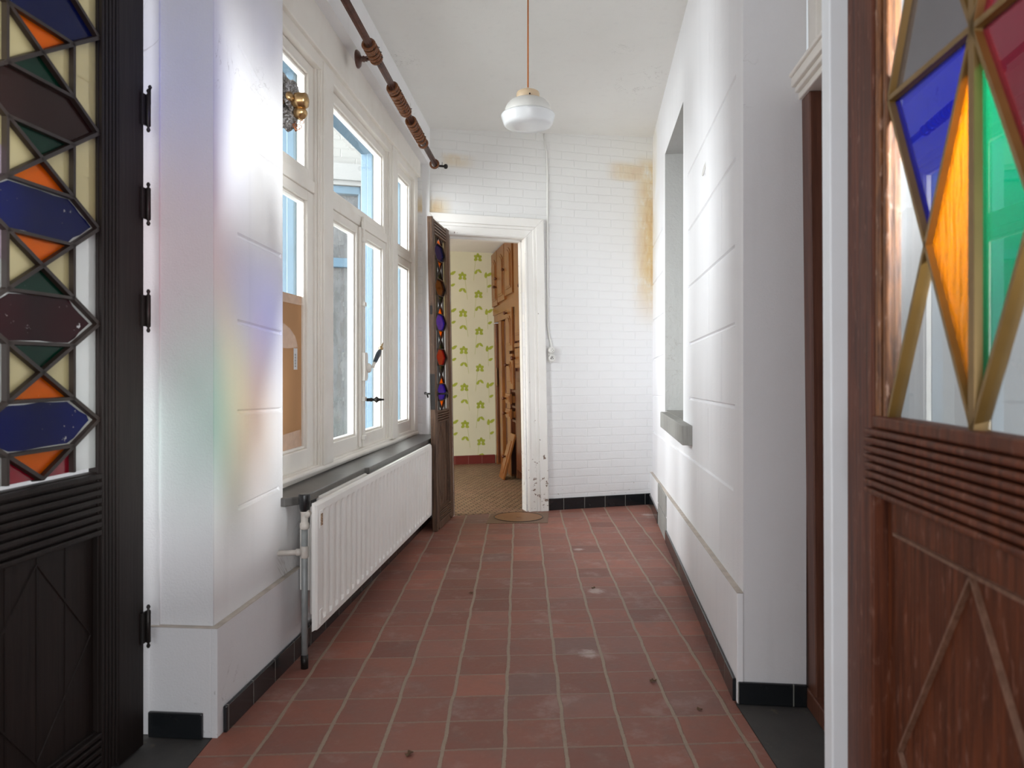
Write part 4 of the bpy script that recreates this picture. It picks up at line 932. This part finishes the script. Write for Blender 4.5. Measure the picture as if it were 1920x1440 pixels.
# ------------------------------------------------------------------ pendant lamp
lp = Vector(((990-CX)/F*3.6, 3.6, 0)); zbot = CZ+(HZ-238)*3.6/F
la = thing('pendant_lamp', (lp.x,lp.y,zbot), 'white opal glass pendant lamp hanging from the ceiling on an orange cord', 'lamp')
o_ = (lp.x, lp.y, zbot)
mb = MB(); mb.lathe(o_, (0,0,1), [(.0,0),(.06,-.001),(.105,.002),(.114,.007),(.118,.014),(.129,.048),(.130,.054),(.126,.060),(.118,.064),(.112,.066)], 40); mb.build('lower_shade', M['opal'], la)
mb = MB(); mb.lathe(o_, (0,0,1), [(.112,.066),(.114,.070),(.110,.088),(.101,.106),(.088,.120),(.07,.130),(.054,.134)], 40); mb.build('upper_shade', M['opal_top'], la)
mb = MB(); mb.lathe(o_, (0,0,1), [(.052,.130),(.056,.132),(.056,.158),(.053,.166),(.045,.171),(.006,.172)], 32); mb.lathe((lp.x,lp.y,zbot+.170), (0,0,1), [(.005,0),(.005,.02)], 10); o = mb.build('collar', M['collar'], la); o['label'] = 'beige lamp collar'
mb = MB(); mb.lathe(Vector(o_)+Vector((.007,-.056,.140)), (0,-1,0), [(.004,0),(.004,.004)], 8); mb.build('collar_screw', M['iron'], o)
mb = MB(); mb.tube([(lp.x,lp.y,zbot+.18), (lp.x,lp.y,2.95)], .0036, 8); o = mb.build('cord', M['cord'], la); o['label'] = 'orange lamp cord'

# ------------------------------------------------------------------ old wall lamp on the window reveal
wlp = thing('wall_lamp', LW.w(2.72,-.06,1.9), 'old crackled silver wall lamp with a brass switch knob at the window reveal', 'wall lamp')
def at(x, y, t): return Vector(((x-CX)/F*t, t, CZ+(HZ-y)*t/F))
def petal(mb, c, rx, rz, dirn, bulge, seed):
    rnd = random.Random(seed); q = Vector(dirn).normalized(); h = Vector((0,0,1)); sd = q.cross(h).normalized(); vs = [c+q*bulge]; R = 6; K = 20
    for i in range(1, R+1):
        for k in range(K):
            an = 2*math.pi*k/K; f = i/R; w = 1+.10*math.sin(an*5+seed)*f
            vs.append(c+(sd*math.cos(an)*rx+h*math.sin(an)*rz)*f*w+q*(bulge*(1-f*f)+rnd.uniform(-.006,.006)))
    fs = [(0,1+k,1+(k+1)%K) for k in range(K)]
    for i in range(R-1):
        for k in range(K): fs.append((1+i*K+k, 1+i*K+(k+1)%K, 1+(i+1)*K+(k+1)%K, 1+(i+1)*K+k))
    n0 = len(vs); vs2 = [p-q*.004 for p in vs]
    old = mb.smooth; mb.smooth = True; mb.add(vs, fs); mb.add(vs2, [f[::-1] for f in fs]); mb.smooth = old
    o0 = len(mb.v)-2*n0
    for k in range(K):
        a = 1+(R-1)*K+k; b = 1+(R-1)*K+(k+1)%K; mb.f.append([o0+a, o0+b, o0+n0+b, o0+n0+a]); mb.m.append(mb.mi); mb.sm.append(True)
T = 2.80
mb = MB(); petal(mb, at(531,190,T+.05), .068, .108, (.62,-.75,.05), .030, 1); petal(mb, at(546,178,T+.02), .036, .062, (.8,-.55,.1), .025, 4); petal(mb, at(541,224,T+.02), .036, .044, (.6,-.6,-.2), .022, 9)
o = mb.build('shade', M['foil'], wlp); o['label'] = 'crackled silver glass shade'
mb = MB(); c = at(556,189,T+.02); mb.lathe(c, (1,-.12,-.02), [(.020,-.03),(.026,-.006),(.030,0),(.031,.016),(.029,.018),(.029,.034),(.026,.040),(.012,.043),(.010,.046)], 24); o = mb.build('switch_knob', M['brass'], wlp); o['label'] = 'brass switch knob'
mb = MB(); c = at(563,212,T+.03); mb.lathe(c, (.5,-.3,-.6), [(.018,-.02),(.026,-.006),(.024,.012),(.012,.022)], 20); mb.lathe(at(541,182,T-.02), (.7,-.6,.1), [(.004,0),(.016,.004),(.018,.010),(.006,.014)], 14); o = mb.build('brass_cup', M['brass'], wlp); o['label'] = 'tarnished brass cup'
mb = MB()
for cx_, cy_, rr in ((557,241,.009),(560,238,.011),(553,236,.008),(566,229,.008),(549,230,.010)):
    c = at(cx_,cy_,T+.02); mb.tube([c+Vector((math.cos(a)*rr, math.sin(a)*rr*.5, math.sin(a)*rr)) for a in [k*.52 for k in range(12)]], .0014, 6, True)
mb.tube([at(546,226,T+.02), at(552,238,T+.02), at(555,246,T+.02)], .004, 8); o = mb.build('wire_coil', M['copper'], wlp); o['label'] = 'loose copper wire coils'
mb = MB(); mb.tube([LW.w(2.712,-.07,at(526,190,T).z), at(530,190,T)], .012, 10); mb.lathe(LW.w(2.708,-.07,at(526,190,T).z), LW.d+(0,), [(.03,-.001),(.03,.006),(.02,.012)], 16); mb.build('wall_stem', M['brass'], wlp)

# ------------------------------------------------------------------ socket, switch and cable on the brick wall
sw = thing('switch_and_socket', BK.w(.955,0,1.17), 'white switch above a socket on the brick wall beside the door frame', 'switch')
s0, z0 = BK.sz(1032,672); 
mb = MB(); q = []
for k in range(24):
    an = 2*math.pi*k/24; q.append((s0+.027*math.cos(an), (z0-.005 if math.sin(an) < 0 else z0+.062)+.028*math.sin(an)))
mb.prism(BK, q, 0, .012); mb.build('back_plate', M['socket'], sw, bevel=.003)
mb = MB(); c = BK.w(s0+.0,.012,z0+.062); mb.lathe(c, BK.n+(0,), [(.027,0),(.027,.020),(.024,.028),(.01,.030)], 24); d = mb.build('switch', M['socket'], sw)
mb = MB()
for k in range(4): an = k*math.pi/2; mb.lathe(BK.w(s0+.010*math.cos(an),.0405,z0+.062+.010*math.sin(an)), BK.n+(0,), [(.0025,0),(.0025,.002)], 8)
mb.build('switch_pin', M['black'], d)
mb = MB(); c = BK.w(s0+.004,.012,z0); mb.lathe(c, BK.n+(0,), [(.028,0),(.028,.016),(.025,.022),(.018,.022),(.016,.014)], 24); d = mb.build('socket', M['socket'], sw)
mb = MB()
for a, b in ((-.007,-.002),(.007,-.002),(0,.008)): mb.lathe(BK.w(s0+.004+a,.026,z0+b), BK.n+(0,), [(.004,-.004),(.004,.002)], 8)
mb.build('socket_hole', M['black'], d)
mb = MB(); P = lambda x, y: BK.w(BK.sz(x,y)[0], .006, BK.sz(x,y)[1])
mb.tube([P(1020,251), P(1021,270), P(1025,288), P(1026,330), P(1026,420), P(1026,520), P(1026,612), P(1029,630), P(1033,645), P(1034,656)], .0062, 8)
tag(mb.build('cable', M['socket']), 'white painted cable running down the brick wall to the switch', 'cable')
# drain cover in the floor
a, b, c, d = floorpt(911,982), floorpt(1027,981), floorpt(1029,961), floorpt(921,963)
hc_ = thing('drain_cover', (a+b+c+d)/4, 'square metal drain cover with a round lid at the kitchen threshold', 'drain cover')
mb = MB(); mb.slab([a,b,c,d], -.01, .003); mb.build('plate', M['cover'], hc_)
c = floorpt(972,970); mb = MB(); mb.lathe(c, (0,0,1), [(.176,.002),(.176,.0045)], 40); mb.lathe(c, (0,0,1), [(.02,.004),(.018,.007)], 12); mb.build('lid', M['disc'], hc_)
mb = MB(); mb.tube([c+Vector((math.cos(t)*.178, math.sin(t)*.178, .004)) for t in [2*math.pi*k/40 for k in range(40)]], .003, 6, True); mb.build('lid_rim', M['iron'], hc_)
# bits on floor and wall
leafm = simple('dry_leaf', srgb(96,72,50), .8, 0, .3, 60)
def crumb(x, y, r, label, sd):
    rn = random.Random(sd); c = floorpt(x, y); mb = MB(); K = 9
    vs = [c+Vector((0,0,.004))]
    for k in range(K):
        an = 2*math.pi*k/K; rr = r*rn.uniform(.45,1.1); vs.append(c+Vector((math.cos(an)*rr, math.sin(an)*rr, rn.uniform(.001,r*.8))))
    top = [v+Vector((0,0,.0015)) for v in vs]
    fs = [(0,1+k,1+(k+1)%K) for k in range(K)]; mb.add(vs, [f[::-1] for f in fs]); mb.add(top, fs)
    n0 = K+1
    for k in range(K): mb.f.append([1+k, 1+(k+1)%K, n0+1+(k+1)%K, n0+1+k]); mb.m.append(0); mb.sm.append(False)
    tag(mb.build('dry_leaf', leafm, origin=c), label, 'dry leaf', 'dry leaf scraps on the tiles')
crumb(768,1416,.014,'curled brown leaf scrap on the tiles lowest in the picture',1); crumb(1224,1279,.013,'curled brown leaf scrap on the tiles in front of the right pier',2)
crumb(884,1113,.012,'dark leaf scrap on the tiles in mid corridor beside the radiator',3); crumb(1312,1332,.010,'dark leaf scrap on the tiles nearest the right skirting',4); crumb(1113,1104,.010,'dark leaf scrap on the pale smear in mid corridor',5)
c = RW.w(RW.sz(1322,315)[0], 0, RW.sz(1322,315)[1]); t_ = Vector(RW.d+(0,)); n_ = Vector(RW.n+(0,))
mb = MB(); mb.tube([c+t_*.018+Vector((0,0,.03))-n_*.005, c+t_*.018+Vector((0,0,-.02))+n_*.008, c+Vector((0,0,-.032))+n_*.01, c-t_*.018+Vector((0,0,-.02))+n_*.008, c-t_*.018+Vector((0,0,.03))-n_*.005], .0035, 8)
tag(mb.build('wall_staple', M['socket'], origin=c), 'small painted staple hook on the upper right wall', 'hook')

# ------------------------------------------------------------------ light
W_ = bpy.data.worlds.new('overcast'); bpy.context.scene.world = W_; W_.use_nodes = True
nt = W_.node_tree; bg = nt.nodes['Background']; bg.inputs[0].default_value = (.90,.95,1.0,1); bg.inputs[1].default_value = .45
def area(name, loc, tgt, sx, sy, power, col=(1,1,1)):
    l = bpy.data.lights.new(name, 'AREA'); l.shape = 'RECTANGLE'; l.size = sx; l.size_y = sy; l.energy = power; l.color = col
    o = bpy.data.objects.new(name, l); C.objects.link(o); o.location = loc
    o.rotation_euler = (Vector(tgt)-Vector(loc)).to_track_quat('-Z','Y').to_euler(); return o
area('daylight_courtyard', (-4.8,1.2,2.4), (0,3.7,1.6), 5.4, 4.6, 1650, (.97,.985,1.0))
pl_ = area('daylight_porch', (2.25,-.3,1.75), (-.9,2.3,1.5), .3, .3, 13, (1,1,1)); pl_.data.spread = math.radians(28)
area('fill_porch_back', (.1,-1.6,1.0), (.1,3,1.25), 1.8, 1.1, 24, (.97,.985,1.0))  # added fill from behind the camera, no front door is built
area('fill_left_door_glass', (-1.8,1.0,1.6), (0,1.6,1.4), 1.0, 1.7, 20, (.98,.99,1.0))  # added fill to brighten the left door's panes, the wall has no window
area('daylight_kitchen', (-2.2,5.9,1.15), (-.6,8.2,.55), 1.8, 1.1, 42, (1,.98,.93))

# ------------------------------------------------------------------ camera
cd = bpy.data.cameras.new('camera'); cd.sensor_width = 36.0; cd.lens = 36.0*F/1920; cd.shift_y = (HZ-720)/1920
cd.clip_start = .05; cd.dof.use_dof = True; cd.dof.focus_distance = 3.9; cd.dof.aperture_fstop = 4.5
co = bpy.data.objects.new('camera', cd); C.objects.link(co); co.location = (0,0,CZ); co.rotation_euler = (math.pi/2,0,0)
sc = bpy.context.scene; sc.camera = co
vs_ = sc.view_settings; vs_.view_transform = 'Standard'; vs_.look = 'None'; vs_.gamma = 1.0; vs_.use_curve_mapping = False; vs_.exposure = 0.55
sc.cycles.max_bounces = 14; sc.cycles.diffuse_bounces = 9; sc.cycles.transparent_max_bounces = 16; sc.cycles.use_denoising = True
